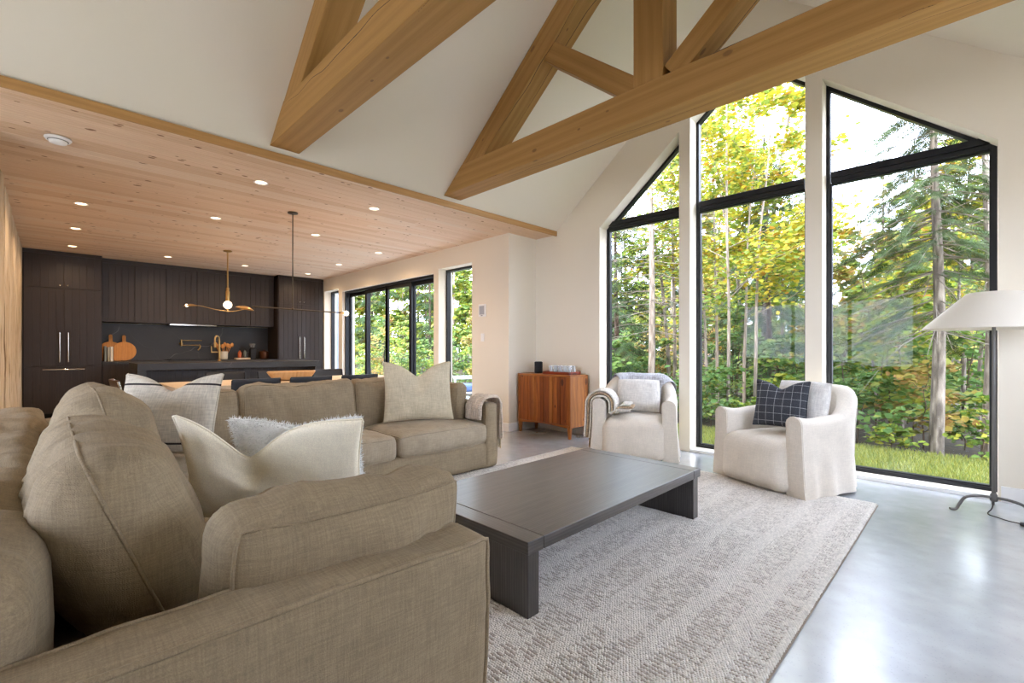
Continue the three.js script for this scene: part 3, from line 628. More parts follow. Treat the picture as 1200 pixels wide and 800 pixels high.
throwPillow('throw_pillow', 0.41, 0.4, 0.14, M.plaid, 'charcoal pillow with a thin white windowpane check on the armchair', local(ch2, -0.0, 0.672, 0.062), [-0.26, ch2.rotation.y + 0.35], { seed: 16, dent: 0.07 });
{ // grey throw over the first chair's back
  const K = thing('grey_throw', 'crumpled light grey throw over the armchair back', 'blanket', ch1.position.toArray(), ch1.rotation.y);
  const g = sheet((u, v) => {
    const t = lerp(0.37, 0.68, u), k = lerp(18.9 - 1.0 * Math.sin(u * 5 + 0.4), 7.5, v), cr = 0.018 + 0.016 * Math.abs(f3(u * 6, v * 4, 2, 12, 3)) + 0.02 * smooth(0.25, 0.0, v) * Math.max(0, Math.sin(u * 13));
    return ch1.skin(t, k, cr).toArray();
  }, 60, 48, 0.006);
  mesh('cloth', g, fabric('#b4b5ba', 0.15, 33, 0.18, 0.002), K);
}
{ // folded fringed throw over the first chair's arm
  const K = thing('folded_throw', 'cream and tan folded throw with fringe over the armchair arm', 'blanket', ch1.position.toArray(), ch1.rotation.y);
  const m1 = fabric('#dcd6cb', 0.1, 35, 0.12, 0.002), m2 = fabric('#b9a083', 0.15, 36, 0.2, 0.002);
  const at = (v, u, o) => { // from the seat, up the inner side of the arm, over it and down outside
    const t = lerp(0.03, 0.19, u), low = ch1.skin(t, 18.6, o);
    if (v < 0.3) { const f = 1 - v / 0.3; return [low.x + 0.02 + f * 0.2, lerp(low.y, 0.472 + o, smooth(0, 0.35, f)), low.z + f * 0.03]; }
    return ch1.skin(t, lerp(18.6, 3.5, (v - 0.3) / 0.7), o).toArray();
  };
  [0, 1, 2].forEach((k) => {
    const g = sheet((u, v) => { const p = at(k === 2 ? 0.08 + v * 0.92 : v, 0.04 + u * (0.92 - k * 0.05), 0.024 + k * 0.026 + 0.004 * Math.sin(u * 12 + k)); return p; }, 24, 70, 0.017);
    mesh('fold', g, k === 1 ? m2 : m1, K);
  });
  const R = mulberry(19);
  for (let i = 0; i < 30; i++) { const e0 = at(1, 0.06 + i / 29 * 0.86, 0.03), z = e0[2], x = e0[0] - R() * 0.012, y = e0[1]; mesh('fringe', tube([[x, y + 0.02, z], [x - 0.004, y - 0.05, z + (R() - 0.5) * 0.012], [x - 0.002 + (R() - 0.5) * 0.01, y - 0.11 + R() * 0.02, z + (R() - 0.5) * 0.02]], 0.0045, 8, 5), i % 2 ? m1 : m2, K); }
}
{ // sideboard
  const t = thing('sideboard', 'small two-door acacia sideboard on splayed legs against the wall', 'cabinet', [0, 0, 0]);
  const x0 = -4.47, x1 = -3.56, z0 = -4.96, z1 = -4.585, y0 = 0.14, y1 = 0.8;
  mesh('carcass', [bx(x0 + 0.02, x1 - 0.02, y0 + 0.02, y1 - 0.022, z0, z1 - 0.035, 0, 'y', 0.3)], M.acacia, t);
  mesh('top', bx(x0, x1, y1 - 0.022, y1, z0, z1, 0.006, 'x', 0.1, 0.4), M.acacia, t);
  for (const [a, b] of [[x0, x0 + 0.022], [x1 - 0.022, x1]]) mesh('side_panel', bx(a, b, y0, y1 - 0.0225, z0, z1 - 0.002, 0.003, 'y', a, 0.2), M.acacia, t);
  const apr = extrude([[x0 + 0.022, y0 + 0.03], [x0 + 0.022, y0 - 0.005], ...Array.from({ length: 13 }, (_, i) => { const f = i / 12; return [lerp(x0 + 0.05, x1 - 0.05, f), y0 - 0.005 + 0.022 * Math.sin(f * Math.PI)]; }), [x1 - 0.022, y0 - 0.005], [x1 - 0.022, y0 + 0.03]], z1 - 0.03, z1 - 0.004);
  mesh('apron', boxUV(apr, 'x'), M.acacia, t);
  const R = mulberry(3), tone = ['#ffffff', '#e8d2b8', '#c9a98a', '#f5e6d2'].map((c) => { const m = M.acacia.clone(); m.color.set(c); return m; });
  const dw = (x1 - x0 - 0.05) / 2;
  for (let d = 0; d < 2; d++) {
    const dx = x0 + 0.024 + d * (dw + 0.002), D = new THREE.Group(); D.name = 'door'; t.add(D);
    let x = dx + 0.0; const ws = [0.1, 0.06, 0.08, 0.05, 0.09, 0.06].map((w) => w * dw / 0.44);
    ws.forEach((w, i) => { mesh('stave', bx(x, x + w - 0.0012, y0 + 0.032, y1 - 0.026, z1 - 0.03, z1 - 0.012 + (i % 2) * 0.004, 0.002, 'y', R() * 3, R() * 3), tone[Math.floor(R() * 4)], D); x += w; });
  }
  for (const [x, z, sx, sz] of [[x0 + 0.025, z1 - 0.025, -1, 1], [x1 - 0.025, z1 - 0.025, 1, 1], [x0 + 0.025, z0 + 0.025, -1, 0], [x1 - 0.025, z0 + 0.025, 1, 0]]) {
    const g = new THREE.CylinderGeometry(0.032, 0.02, y0 + 0.01, 4, 1); g.rotateY(Math.PI / 4); T(g, x - sx * 0.004, (y0 + 0.01) / 2 , z); mesh('leg', boxUV(g), M.acacia, t);
  }
  const sp = thing('smart_speaker', 'black fabric cylinder speaker on the sideboard', 'speaker', [-4.28, y1, -4.8]);
  mesh('body', lathe([[0, 0.001], [0.052, 0.001], [0.056, 0.01], [0.056, 0.148], [0.05, 0.158], [0, 0.158]], 36), std({ color: '#26272a', roughness: 0.95, bumpMap: weave, bumpScale: 0.002 }), sp);
  mesh('top_ring', T(boxUV(new THREE.TorusGeometry(0.04, 0.002, 6, 36)), 0, 0.158, 0, Math.PI / 2), M.blackMatt, sp);
  const tr = thing('wooden_tray', 'shallow red-brown wooden tray under the glasses', 'tray', [-3.85, y1, -4.77]);
  const tm = std({ map: M.acacia.map, color: '#c87a50', roughness: 0.5 });
  mesh('tray_floor', bx(-0.215, 0.215, 0.001, 0.012, -0.115, 0.115, 0.002, 'x'), tm, tr);
  for (const s of [-1, 1]) { mesh('rim', bx(-0.22, 0.22, 0.001, 0.038, s * 0.117 - 0.006, s * 0.117 + 0.006, 0.003, 'x'), tm, tr); mesh('rim', bx(s * 0.217 - 0.006, s * 0.217 + 0.006, 0.001, 0.038, -0.11, 0.11, 0.003, 'z'), tm, tr); }
  const gm = phys({ color: '#f4f6f7', roughness: 0.12, transmission: 0.75, thickness: 0, ior: 1.45 });
  const prof = [[0, 0.001], [0.03, 0.001], [0.033, 0.012], [0.033, 0.1], [0.0305, 0.1], [0.03, 0.012], [0, 0.01]];
  let g0 = null;
  for (let r = 0; r < 2; r++) for (let i = 0; i < 5; i++) {
    const p = [-4.0 + i * 0.076, y1 + 0.012, -4.82 + r * 0.085];
    if (!g0) { g0 = mesh('glass_tumbler', lathe(prof, 28), gm); tag(g0, 'clear straight tumbler standing on the wooden tray', 'glass', 'tumblers on the tray'); g0.position.set(...p); } else copyOf(g0, p);
  }
}
{ // floor lamp
  const L = thing('floor_lamp', 'iron floor lamp with a wide cream cone shade by the window', 'lamp', [0.09, 0, -4.6]);
  const iron = std({ color: '#6d6a66', roughness: 0.5, metalness: 0.6 });
  mesh('pole', [bar([0, 0.1, 0], [0, 1.3, 0], 0.0115, 0.0105, 16)], iron, L);
  mesh('collar', lathe([[0, 0.085], [0.018, 0.085], [0.022, 0.1], [0.018, 0.13], [0.0115, 0.14]], 20), iron, L);
  for (let i = 0; i < 3; i++) { const a = 0.0 + i * Math.PI * 2 / 3 + 2.62, c = Math.cos(a), s = Math.sin(a); mesh('leg', tube([[c * 0.008, 0.11, s * 0.008], [c * 0.08, 0.115, s * 0.08], [c * 0.16, 0.1, s * 0.16], [c * 0.195, 0.05, s * 0.195], [c * 0.215, 0.014, s * 0.215], [c * 0.25, 0.012, s * 0.25]], 0.0095, 40, 8), iron, L); }
  const shadeM = phys({ color: '#e9e1d2', roughness: 0.95, transmission: 0.35, thickness: 0, bumpMap: weave, bumpScale: 0.0006, side: THREE.DoubleSide });
  mesh('shade', lathe([[0.13, 1.52], [0.137, 1.518], [0.372, 1.278], [0.374, 1.27], [0.37, 1.27], [0.134, 1.514]], 64), shadeM, L);
  mesh('harp', [bar([0, 1.29, 0], [0, 1.515, 0], 0.004), bar([-0.134, 1.513, 0], [0.134, 1.513, 0], 0.0025), bar([0, 1.513, -0.134], [0, 1.513, 0.134], 0.0025)], iron, L);
  const bulb = new THREE.SphereGeometry(0.03, 18, 12); bulb.translate(0, 1.36, 0); mesh('bulb', boxUV(bulb), phys({ color: '#f4f1ea', roughness: 0.3 }), L);
  mesh('cord', tube([[0.0, 0.1, 0.01], [-0.01, 0.04, 0.03], [-0.03, 0.008, 0.06], [0.02, 0.006, 0.12], [0.07, 0.006, 0.16], [0.16, 0.006, 0.17], [0.3, 0.006, 0.12], [0.45, 0.006, 0.1]], 0.0035, 60, 6), M.blackMatt, L);
  const foot = thing('foot_switch', 'dark cord switch lying on the floor by the floor lamp', 'switch', [0.235, 0.0, -4.40]);
  mesh('switch_body', softBoxSmall(0.07, 0.022, 0.035), M.blackMatt, foot); 
}
function softBoxSmall(w, h, d) { return boxUV(T(new RoundedBoxGeometry(w, h, d, 3, h * 0.45), 0, h / 2 + 0.001, 0)); }
// ---------------------------------------------------------------- kitchen
const KX = -11.19;                                                   // face of the wall behind the cabinets
// a door of vertical boards with shallow grooves, facing +x
function plankDoor(name, z0, z1, y0, y1, x, parent, n) {
  const g = [], w = (z1 - z0 - 0.004) / n;
  for (let i = 0; i < n; i++) g.push(bx(x - 0.02, x, y0 + 0.002, y1 - 0.002, z0 + 0.002 + i * w + (i ? 0.0025 : 0), z0 + 0.002 + (i + 1) * w - (i < n - 1 ? 0.0025 : 0), 0.0015, 'y', i * 0.31 + z0, y0));
  g.push(bx(x - 0.024, x - 0.006, y0 + 0.003, y1 - 0.003, z0 + 0.003, z1 - 0.003, 0, 'y'));
  return mesh(name, g, M.cab, parent);
}
const knob = (x, y, z, p) => mesh('knob', T(lathe([[0, 0.028], [0.012, 0.026], [0.014, 0.02], [0.006, 0.014], [0.005, 0], [0, 0]], 16), x, y, z, 0, 0, -Math.PI / 2), M.steel, p);
const pull = (x, y0, y1, z, p) => mesh('handle', [bar([x + 0.038, y0, z], [x + 0.038, y1, z], 0.011), bar([x, y0 + 0.04, z], [x + 0.038, y0 + 0.04, z], 0.007), bar([x, y1 - 0.04, z], [x + 0.038, y1 - 0.04, z], 0.007)], M.steel, p);
function tallCabinet(z0, z1, label, side) {
  const t = thing('tall_cabinet', label, 'cabinet', [0, 0, 0]), X = -10.52, mid = (z0 + z1) / 2;
  mesh('carcass', [bx(KX, X - 0.025, 0.09, CY - 0.004, z0, z1, 0, 'y')], M.cab, t);
  mesh('plinth', bx(KX, X - 0.08, 0.001, 0.09, z0 + 0.005, z1 - 0.005), M.cabGap, t);
  mesh('cornice', bx(KX, X, CY - 0.06, CY - 0.003, z0, z1, 0.002, 'z'), M.cab, t);
  [[z0 + 0.012, mid, 1], [mid, z1 - 0.012, -1]].forEach(([a, b, s]) => {
    const u = plankDoor('upper_door', a, b, 2.12, CY - 0.064, X, t, 5); knob(X, 2.17, s > 0 ? b - 0.045 : a + 0.045, u);
    const d = plankDoor('tall_door', a, b, side === 'drawer' ? 0.85 : 0.11, 2.116, X, t, 5); pull(X, 0.92, 1.4, s > 0 ? b - 0.05 : a + 0.05, d);
  });
  if (side === 'drawer') {
    const d = plankDoor('freezer_drawer', z0 + 0.012, z1 - 0.012, 0.11, 0.846, X, t, 10);
    mesh('handle', [bar([X + 0.038, 0.8, z0 + 0.22], [X + 0.038, 0.8, z1 - 0.22], 0.011), bar([X, 0.8, z0 + 0.26], [X + 0.038, 0.8, z0 + 0.26], 0.007), bar([X, 0.8, z1 - 0.26], [X + 0.038, 0.8, z1 - 0.26], 0.007)], M.steel, d);
  }
}
tallCabinet(-0.645, 0.29, 'tall near-black fridge cabinet with a bottom drawer beside the rough timber wall', 'drawer');
tallCabinet(-4.435, -3.465, 'tall near-black pantry cabinet beside the narrow window', 'doors');
{ // base run, one cabinet per pair of doors
  const zs = [-0.65, -1.58, -2.52, -3.46];
  const tone = ['under the cutting boards', 'under the cooktop and pot filler', 'under the oil bottles'];
  for (let i = 0; i < 3; i++) {
    const t = thing('base_cabinet', 'near-black base cabinet along the splashback ' + tone[i], 'cabinet', [0, 0, 0], 0, 'base cabinets');
    const a = zs[i + 1] + 0.002, b = zs[i] - 0.002, X = -10.56;
    mesh('carcass', bx(KX, X - 0.025, 0.09, 0.872, a, b, 0, 'y'), M.cab, t); mesh('plinth', bx(KX, X - 0.08, 0.001, 0.09, a, b), M.cabGap, t);
    for (const [p, q, s] of [[a, (a + b) / 2, 1], [(a + b) / 2, b, -1]]) { const d = plankDoor('door', p + 0.003, q - 0.003, 0.11, 0.868, X, t, 5); pull(X, 0.62, 0.84, s > 0 ? q - 0.05 : p + 0.05, d); }
  }
  const w = mesh('worktop', bx(KX, -10.53, 0.874, 0.914, -3.462, -0.648, 0.003, 'z'), M.stone); tag(w, 'dark stone worktop along the splashback', 'worktop');
  const s = mesh('splashback', bx(KX - 0.0, KX + 0.02, 0.915, 1.6, -3.462, -0.648, 0, 'y'), M.stone); tag(s, 'dark veined stone splashback behind the tap and cutting boards', 'splashback');
  const c = thing('cooktop', 'flat black cooktop set on the dark worktop', 'cooktop', [-10.86, 0.914, -2.0]);
  mesh('glass_plate', bx(-0.25, 0.25, 0.001, 0.008, -0.42, 0.42, 0.002), phys({ color: '#0c0c0d', roughness: 0.15 }), c);
  mesh('burner_grate', [bx(-0.2, 0.2, 0.008, 0.024, -0.38, -0.37), bx(-0.2, 0.2, 0.008, 0.024, 0.37, 0.38), bx(-0.2, -0.19, 0.008, 0.024, -0.38, 0.38), bx(0.19, 0.2, 0.008, 0.024, -0.38, 0.38), bx(-0.2, 0.2, 0.008, 0.024, -0.005, 0.005)], M.blackMatt, c);
}
{ // wall cabinets
  const zs = [-0.655, -1.1, -1.565, -2.05, -2.53, -2.995, -3.455], lab = ['next to the fridge cabinet', 'above the hood', 'above the mixing tap', 'next to the pantry cabinet'];
  const pairs = [[0, 2], [2, 3], [3, 5], [5, 6]];
  pairs.forEach(([i, j], k) => {
    const t = thing('wall_cabinet', 'near-black grooved wall cabinet ' + lab[k], 'cabinet', [0, 0, 0], 0, 'wall cabinets');
    const X = -10.75; mesh('carcass', bx(KX, X - 0.025, 1.612, CY - 0.004, zs[j] + 0.002, zs[i] - 0.002, 0, 'y'), M.cab, t);
    mesh('cornice', bx(KX, X, CY - 0.075, CY - 0.003, zs[j] + 0.001, zs[i] - 0.001, 0.002, 'z'), M.cab, t);
    for (let m = i; m < j; m++) plankDoor('door', zs[m + 1] + 0.002, zs[m] - 0.002, 1.614, CY - 0.08, X, t, 5);
  });
  const h = thing('range_hood', 'slim stainless hood strip under the dark wall cabinets', 'hood', [-10.9, 1.585, -2.0]);
  mesh('strip', bx(-0.14, 0.15, 0, 0.024, -0.38, 0.38, 0.003), M.steel, h); mesh('grille', bx(-0.11, 0.11, -0.003, 0.002, -0.3, 0.3), M.blackMatt, h);
}
{ // island with waterfall ends
  const t = thing('kitchen_island', 'dark stone island with thick top and waterfall ends', 'island', [0, 0, 0]);
  const x0 = -9.5, x1 = -8.5, z0 = -3.53, z1 = -0.9, H = 0.92;
  mesh('island_top', bx(x0, x1, H - 0.1, H, z0, z1, 0.003, 'z', 0.4, 0.1), M.stone, t);
  for (const [a, b] of [[z0, z0 + 0.1], [z1 - 0.1, z1]]) mesh('waterfall_end', bx(x0, x1, 0.001, H - 0.1005, a, b, 0.003, 'y', 0.9, 0.6), M.stone, t);
  mesh('cabinet_body', bx(x0 + 0.03, x1 - 0.34, 0.09, H - 0.101, z0 + 0.101, z1 - 0.101, 0, 'y'), M.cab, t);
  for (let i = 0; i < 5; i++) { const w = (z1 - z0 - 0.21) / 5, a = z0 + 0.105 + i * w; plankDoor('panel', a + 0.002, a + w - 0.002, 0.1, H - 0.106, x1 - 0.335, t, 5); }
  const f = thing('kitchen_faucet', 'tall brass bridge faucet on the stone island', 'faucet', [-9.3, H, -2.1]);
  mesh('base', lathe([[0, 0.001], [0.03, 0.001], [0.03, 0.012], [0.018, 0.02], [0, 0.02]], 20), M.brass, f);
  mesh('spout', [bar([0, 0.02, 0], [0, 0.3, 0], 0.017, 0.015, 14), tube([[0, 0.29, 0], [0.0, 0.36, 0], [0.01, 0.42, 0.012], [0.06, 0.435, 0.055], [0.1, 0.4, 0.085], [0.105, 0.3, 0.09]], 0.012, 40, 10)], M.brass, f);
  mesh('spray_head', bar([0.105, 0.32, 0.09], [0.105, 0.24, 0.09], 0.016, 0.014), M.brass, f);
  mesh('lever', [bar([0, 0.16, 0], [0.02, 0.16, 0.12], 0.009), bar([0.02, 0.15, 0.12], [0.02, 0.26, 0.125], 0.007)], M.brass, f);
}
{ // pot filler
  const t = thing('pot_filler', 'jointed steel pot-filler tap on the dark splashback', 'tap', [KX + 0.02, 1.24, -1.86]);
  mesh('wall_plate', T(lathe([[0, 0], [0.032, 0], [0.032, 0.01], [0.012, 0.016], [0.012, 0.05], [0, 0.05]], 20), 0, 0, 0, 0, 0, -Math.PI / 2), M.brass, t);
  mesh('arm', [bar([0.05, -0.05, 0], [0.05, 0.08, 0], 0.014), bar([0.05, 0.065, 0], [0.06, 0.065, -0.34], 0.009), bar([0.05, -0.03, 0], [0.06, -0.03, -0.3], 0.009)], M.brass, t);
  mesh('spout', tube([[0.06, -0.02, -0.29], [0.065, -0.04, -0.31], [0.075, -0.09, -0.3], [0.08, -0.13, -0.27]], 0.013, 24, 10), M.brass, t);
}
{ // things on the worktop
  const Y = 0.9145, X = -11.02, lean = 0.16;
  function board(label, z, shape, th = 0.02, x = X) {
    const g = new THREE.ExtrudeGeometry(shape, { depth: th, bevelEnabled: true, bevelSize: 0.004, bevelThickness: 0.004, bevelSegments: 2, curveSegments: 32 });
    const o = thing('cutting_board', label, 'board', [x, Y + 0.008, z]); g.rotateY(Math.PI / 2); o.rotation.z = lean; mesh('board', boxUV(g), M.board, o); return o;
  }
  const round = (r, hw, hl) => { const s = new THREE.Shape(), a = Math.asin(hw / r); s.absarc(0, r, r, Math.PI / 2 + a, Math.PI / 2 - a + Math.PI * 2, false); s.lineTo(hw, 2 * r + hl - 0.02); s.absarc(0, 2 * r + hl - 0.02, hw, 0, Math.PI, false); s.closePath(); return s; };
  const paddle = (w, h, hw, hl) => { const s = new THREE.Shape(); s.moveTo(-w / 2, 0.03); s.quadraticCurveTo(-w / 2, 0, -w / 2 + 0.03, 0); s.lineTo(w / 2 - 0.03, 0); s.quadraticCurveTo(w / 2, 0, w / 2, 0.03); s.lineTo(w / 2, h - 0.05); s.quadraticCurveTo(w / 2, h, hw, h + 0.02); s.lineTo(hw, h + hl); s.absarc(0, h + hl, hw, 0, Math.PI, false); s.lineTo(-hw, h + 0.02); s.quadraticCurveTo(-w / 2, h, -w / 2, h - 0.05); s.closePath(); return s; };
  board('round orange-toned wooden board with a handle against the splashback', -0.98, round(0.17, 0.022, 0.12), 0.02, X + 0.0);
  board('broad paddle cutting board beside the fridge cabinet', -0.79, paddle(0.24, 0.32, 0.022, 0.13), 0.018, X + 0.045);
  board('narrow oval board in front of the paddle board', -0.885, paddle(0.11, 0.28, 0.015, 0.02), 0.016, X + 0.09);
  const wm = [['#e9e4d8', 'white cookbook standing before the paddle board', 0.035, 0.26], ['#b9b2a0', 'sand-coloured cookbook between white and grey ones', 0.03, 0.25], ['#8d938c', 'grey-green cookbook next to the fridge cabinet', 0.03, 0.27]];
  wm.forEach(([c, l, w, h], i) => { const o = thing('cookbook', l, 'book', [X + 0.2, Y, -0.785 + i * 0.042], 0); mesh('cover', bx(-0.09, 0.09, 0.001, h, -w / 2, w / 2, 0.003), std({ color: c, roughness: 0.7 }), o); mesh('pages', bx(-0.093, 0.08, 0.004, h + 0.0008, -w / 2 + 0.004, w / 2 - 0.004), M.white, o); });
  const cr = thing('utensil_crock', 'pale crock of wooden utensils behind the brass faucet', 'crock', [X + 0.1, Y, -2.54]);
  mesh('crock', lathe([[0, 0.001], [0.065, 0.001], [0.075, 0.02], [0.078, 0.17], [0.07, 0.17], [0.067, 0.02], [0, 0.015]], 32), std({ color: '#cfc7b6', roughness: 0.4 }), cr);
  const R = mulberry(7); for (let i = 0; i < 8; i++) { const a = i / 8 * 6.28 + 0.3, r = 0.11 + R() * 0.06, p = [Math.cos(a) * r * 0.6, 0.27 + R() * 0.06, Math.sin(a) * r]; const g = T(new THREE.SphereGeometry(1, 12, 8).scale(0.012, 0.045, 0.03), ...p); mesh('wooden_spoon', [bar([Math.cos(a) * 0.02, 0.03, Math.sin(a) * 0.02], p, 0.006), boxUV(g)], M.board, cr); }
  const tr = thing('serving_block', 'pale wooden block under the oil bottles', 'block', [X + 0.16, Y, -2.87]); mesh('block', bx(-0.09, 0.09, 0.001, 0.035, -0.13, 0.13, 0.004, 'z'), M.oak, tr);
  for (const [z, c, l, h] of [[-2.82, '#b4511c', 'amber soap bottle with a dark pump', 0.14], [-2.92, '#5c625c', 'grey-green soap bottle with a dark pump', 0.15]]) {
    const b = thing('pump_bottle', l + ' on the pale block', 'bottle', [X + 0.16, Y + 0.0355, z]);
    mesh('bottle', lathe([[0, 0.001], [0.032, 0.001], [0.035, 0.01], [0.035, h - 0.03], [0.014, h - 0.005], [0.014, h + 0.01], [0, h + 0.01]], 24), phys({ color: c, roughness: 0.25, clearcoat: 0.4 }), b);
    mesh('pump', [bar([0, h + 0.01, 0], [0, h + 0.06, 0], 0.006), bar([0, h + 0.055, 0], [0.045, h + 0.05, 0], 0.006)], M.blackMatt, b);
  }
  const gr = thing('coffee_grinder', 'black coffee grinder with a clear hopper near the pantry', 'grinder', [X + 0.1, Y, -3.08]);
  mesh('body', [bx(-0.07, 0.07, 0.001, 0.22, -0.055, 0.055, 0.01), lathe([[0, 0.22], [0.05, 0.22], [0.055, 0.25], [0, 0.25]], 24)], M.blackMatt, gr);
  mesh('hopper', lathe([[0.04, 0.25], [0.062, 0.31], [0.062, 0.33], [0.03, 0.336], [0, 0.336]], 24), phys({ color: '#cfd0d0', roughness: 0.1, transmission: 0.8, thickness: 0 }), gr);
  const tp = thing('copper_pot', 'round dark copper pot by the pantry cabinet', 'pot', [X + 0.12, Y, -3.3]);
  mesh('pot', lathe([[0, 0.001], [0.07, 0.001], [0.09, 0.02], [0.095, 0.16], [0.088, 0.16], [0.082, 0.02], [0, 0.012]], 32), std({ color: '#5e3a26', roughness: 0.35, metalness: 0.7 }), tp);
  mesh('lid', lathe([[0.095, 0.162], [0.06, 0.18], [0.015, 0.186], [0.018, 0.205], [0, 0.208]], 32), std({ color: '#5e3a26', roughness: 0.35, metalness: 0.7 }), tp);
}
// ---------------------------------------------------------------- dining
{
  const t = thing('dining_table', 'long pale oak dining table behind the sofa', 'table', [0, 0, 0]), x0 = -6.5, x1 = -5.5, z0 = -3.45, z1 = -0.87;
  for (let i = 0; i < 6; i++) { const w = (x1 - x0) / 6; mesh('top_plank', bx(x0 + i * w + 0.0006, x0 + (i + 1) * w - 0.0006, 0.712, 0.752, z0, z1, 0.002, 'z', i * 0.37, i * 0.8), M.oak, t); }
  mesh('apron', [bx(x0 + 0.08, x0 + 0.105, 0.62, 0.711, z0 + 0.12, z1 - 0.12, 0, 'z'), bx(x1 - 0.105, x1 - 0.08, 0.62, 0.711, z0 + 0.12, z1 - 0.12, 0, 'z'), bx(x0 + 0.1, x1 - 0.1, 0.62, 0.711, z0 + 0.1, z0 + 0.125, 0, 'x'), bx(x0 + 0.1, x1 - 0.1, 0.62, 0.711, z1 - 0.125, z1 - 0.1, 0, 'x')], M.oak, t);
  for (const x of [x0 + 0.05, x1 - 0.13]) for (const z of [z0 + 0.07, z1 - 0.15]) mesh('leg', bx(x, x + 0.08, 0.001, 0.7115, z, z + 0.08, 0.004, 'y', x, z), M.oak, t);
  function chair(mat, frame, label, pos, turn, group) { // local +z faces the table
    const c = thing('dining_chair', label, 'chair', pos, turn, group);
    mesh('seat', boxUV(T(softBox(0.44, 0.045, 0.42, { r: 0.02, puff: [0, 0.012, 0], noise: 0, seg: 0.04 }), 0, 0.45, 0.02)), mat, c);
    const b = sheet((u, v) => [lerp(-0.225, 0.225, u), 0.56 + v * 0.27, -0.21 - 0.05 * v - 0.045 * (1 - (u * 2 - 1) ** 2)], 16, 8, 0.014); mesh('backrest', b, mat, c);
    for (const s of [-1, 1]) { mesh('leg', bar([s * 0.19, 0.43, 0.2], [s * 0.21, 0.002, 0.22], 0.014, 0.011), frame, c); mesh('leg', tube([[s * 0.21, 0.002, -0.25], [s * 0.2, 0.43, -0.2], [s * 0.215, 0.7, -0.225], [s * 0.218, 0.82, -0.25]], 0.013, 20, 8), frame, c); }
    mesh('stretcher', [bar([-0.19, 0.425, -0.19], [0.19, 0.425, -0.19], 0.01), bar([-0.19, 0.425, 0.19], [0.19, 0.425, 0.19], 0.01), bar([-0.19, 0.425, -0.19], [-0.19, 0.425, 0.19], 0.01), bar([0.19, 0.425, -0.19], [0.19, 0.425, 0.19], 0.01)], frame, c);
    return c;
  }
  const leather = std({ color: '#1d1e20', roughness: 0.55 }), brownL = std({ color: '#4a2c1a', roughness: 0.5 });
  const c0 = chair(leather, M.blackMatt, 'black dining chair backing onto the sofa', [-5.42, 0, -1.5], -Math.PI / 2, 'dining chairs along the sofa');
  copyOf(c0, [-5.42, 0, -2.05]); copyOf(c0, [-5.42, 0, -2.62]);
  const c1 = chair(leather, M.blackMatt, 'black dining chair on the island side of the oak table', [-6.6, 0, -1.62], Math.PI / 2, 'dining chairs facing the sofa');
  copyOf(c1, [-6.6, 0, -2.22]); copyOf(c1, [-6.6, 0, -2.95]);
  chair(brownL, M.steel, 'brown leather dining chair with steel frame at the table end', [-6.0, 0, -0.72], Math.PI, 'end chairs');
  const b = thing('dough_bowl', 'long carved wooden bowl of fruit on the oak table', 'bowl', [-5.9, 0.77, -2.1], 0);
  const prof = (u, v) => { const a = u * Math.PI * 2, r = v; return [Math.cos(a) * 0.14 * (0.55 + 0.45 * r), r * r * 0.095 + 0.004 * f3(u * 9, v * 3, 1, 3, 2), Math.sin(a) * 0.27 * (0.6 + 0.4 * r)]; };
  mesh('bowl', [sheet((u, v) => prof(1 - u, 0.0 + v), 48, 10, 0.014), boxUV(T(new THREE.CylinderGeometry(1, 1, 0.012, 40).scale(0.077, 1, 0.162), 0, 0.007, 0))], std({ map: M.oak.map, color: '#e6c79c', roughness: 0.7 }), b);
  const R = mulberry(31), fr = ['#c96a1e', '#d98a2a', '#b4541c'].map((c) => std({ color: c, roughness: 0.5 }));
  for (let i = 0; i < 7; i++) { const f = thing('orange_gourd', 'small orange gourd lying in the carved bowl', 'gourd', [-5.9 + (R() - 0.5) * 0.06, 0.80, -2.1 + (i - 3) * 0.062], R() * 6, 'gourds in the carved bowl'); mesh('flesh', lathe([[0, 0], [0.018, 0.002], [0.027, 0.02], [0.022, 0.04], [0.008, 0.047], [0, 0.046]], 16), fr[i % 3], f); mesh('stem', bar([0, 0.045, 0], [0.006, 0.06, 0], 0.003, 0.002), M.oak, f); }
}
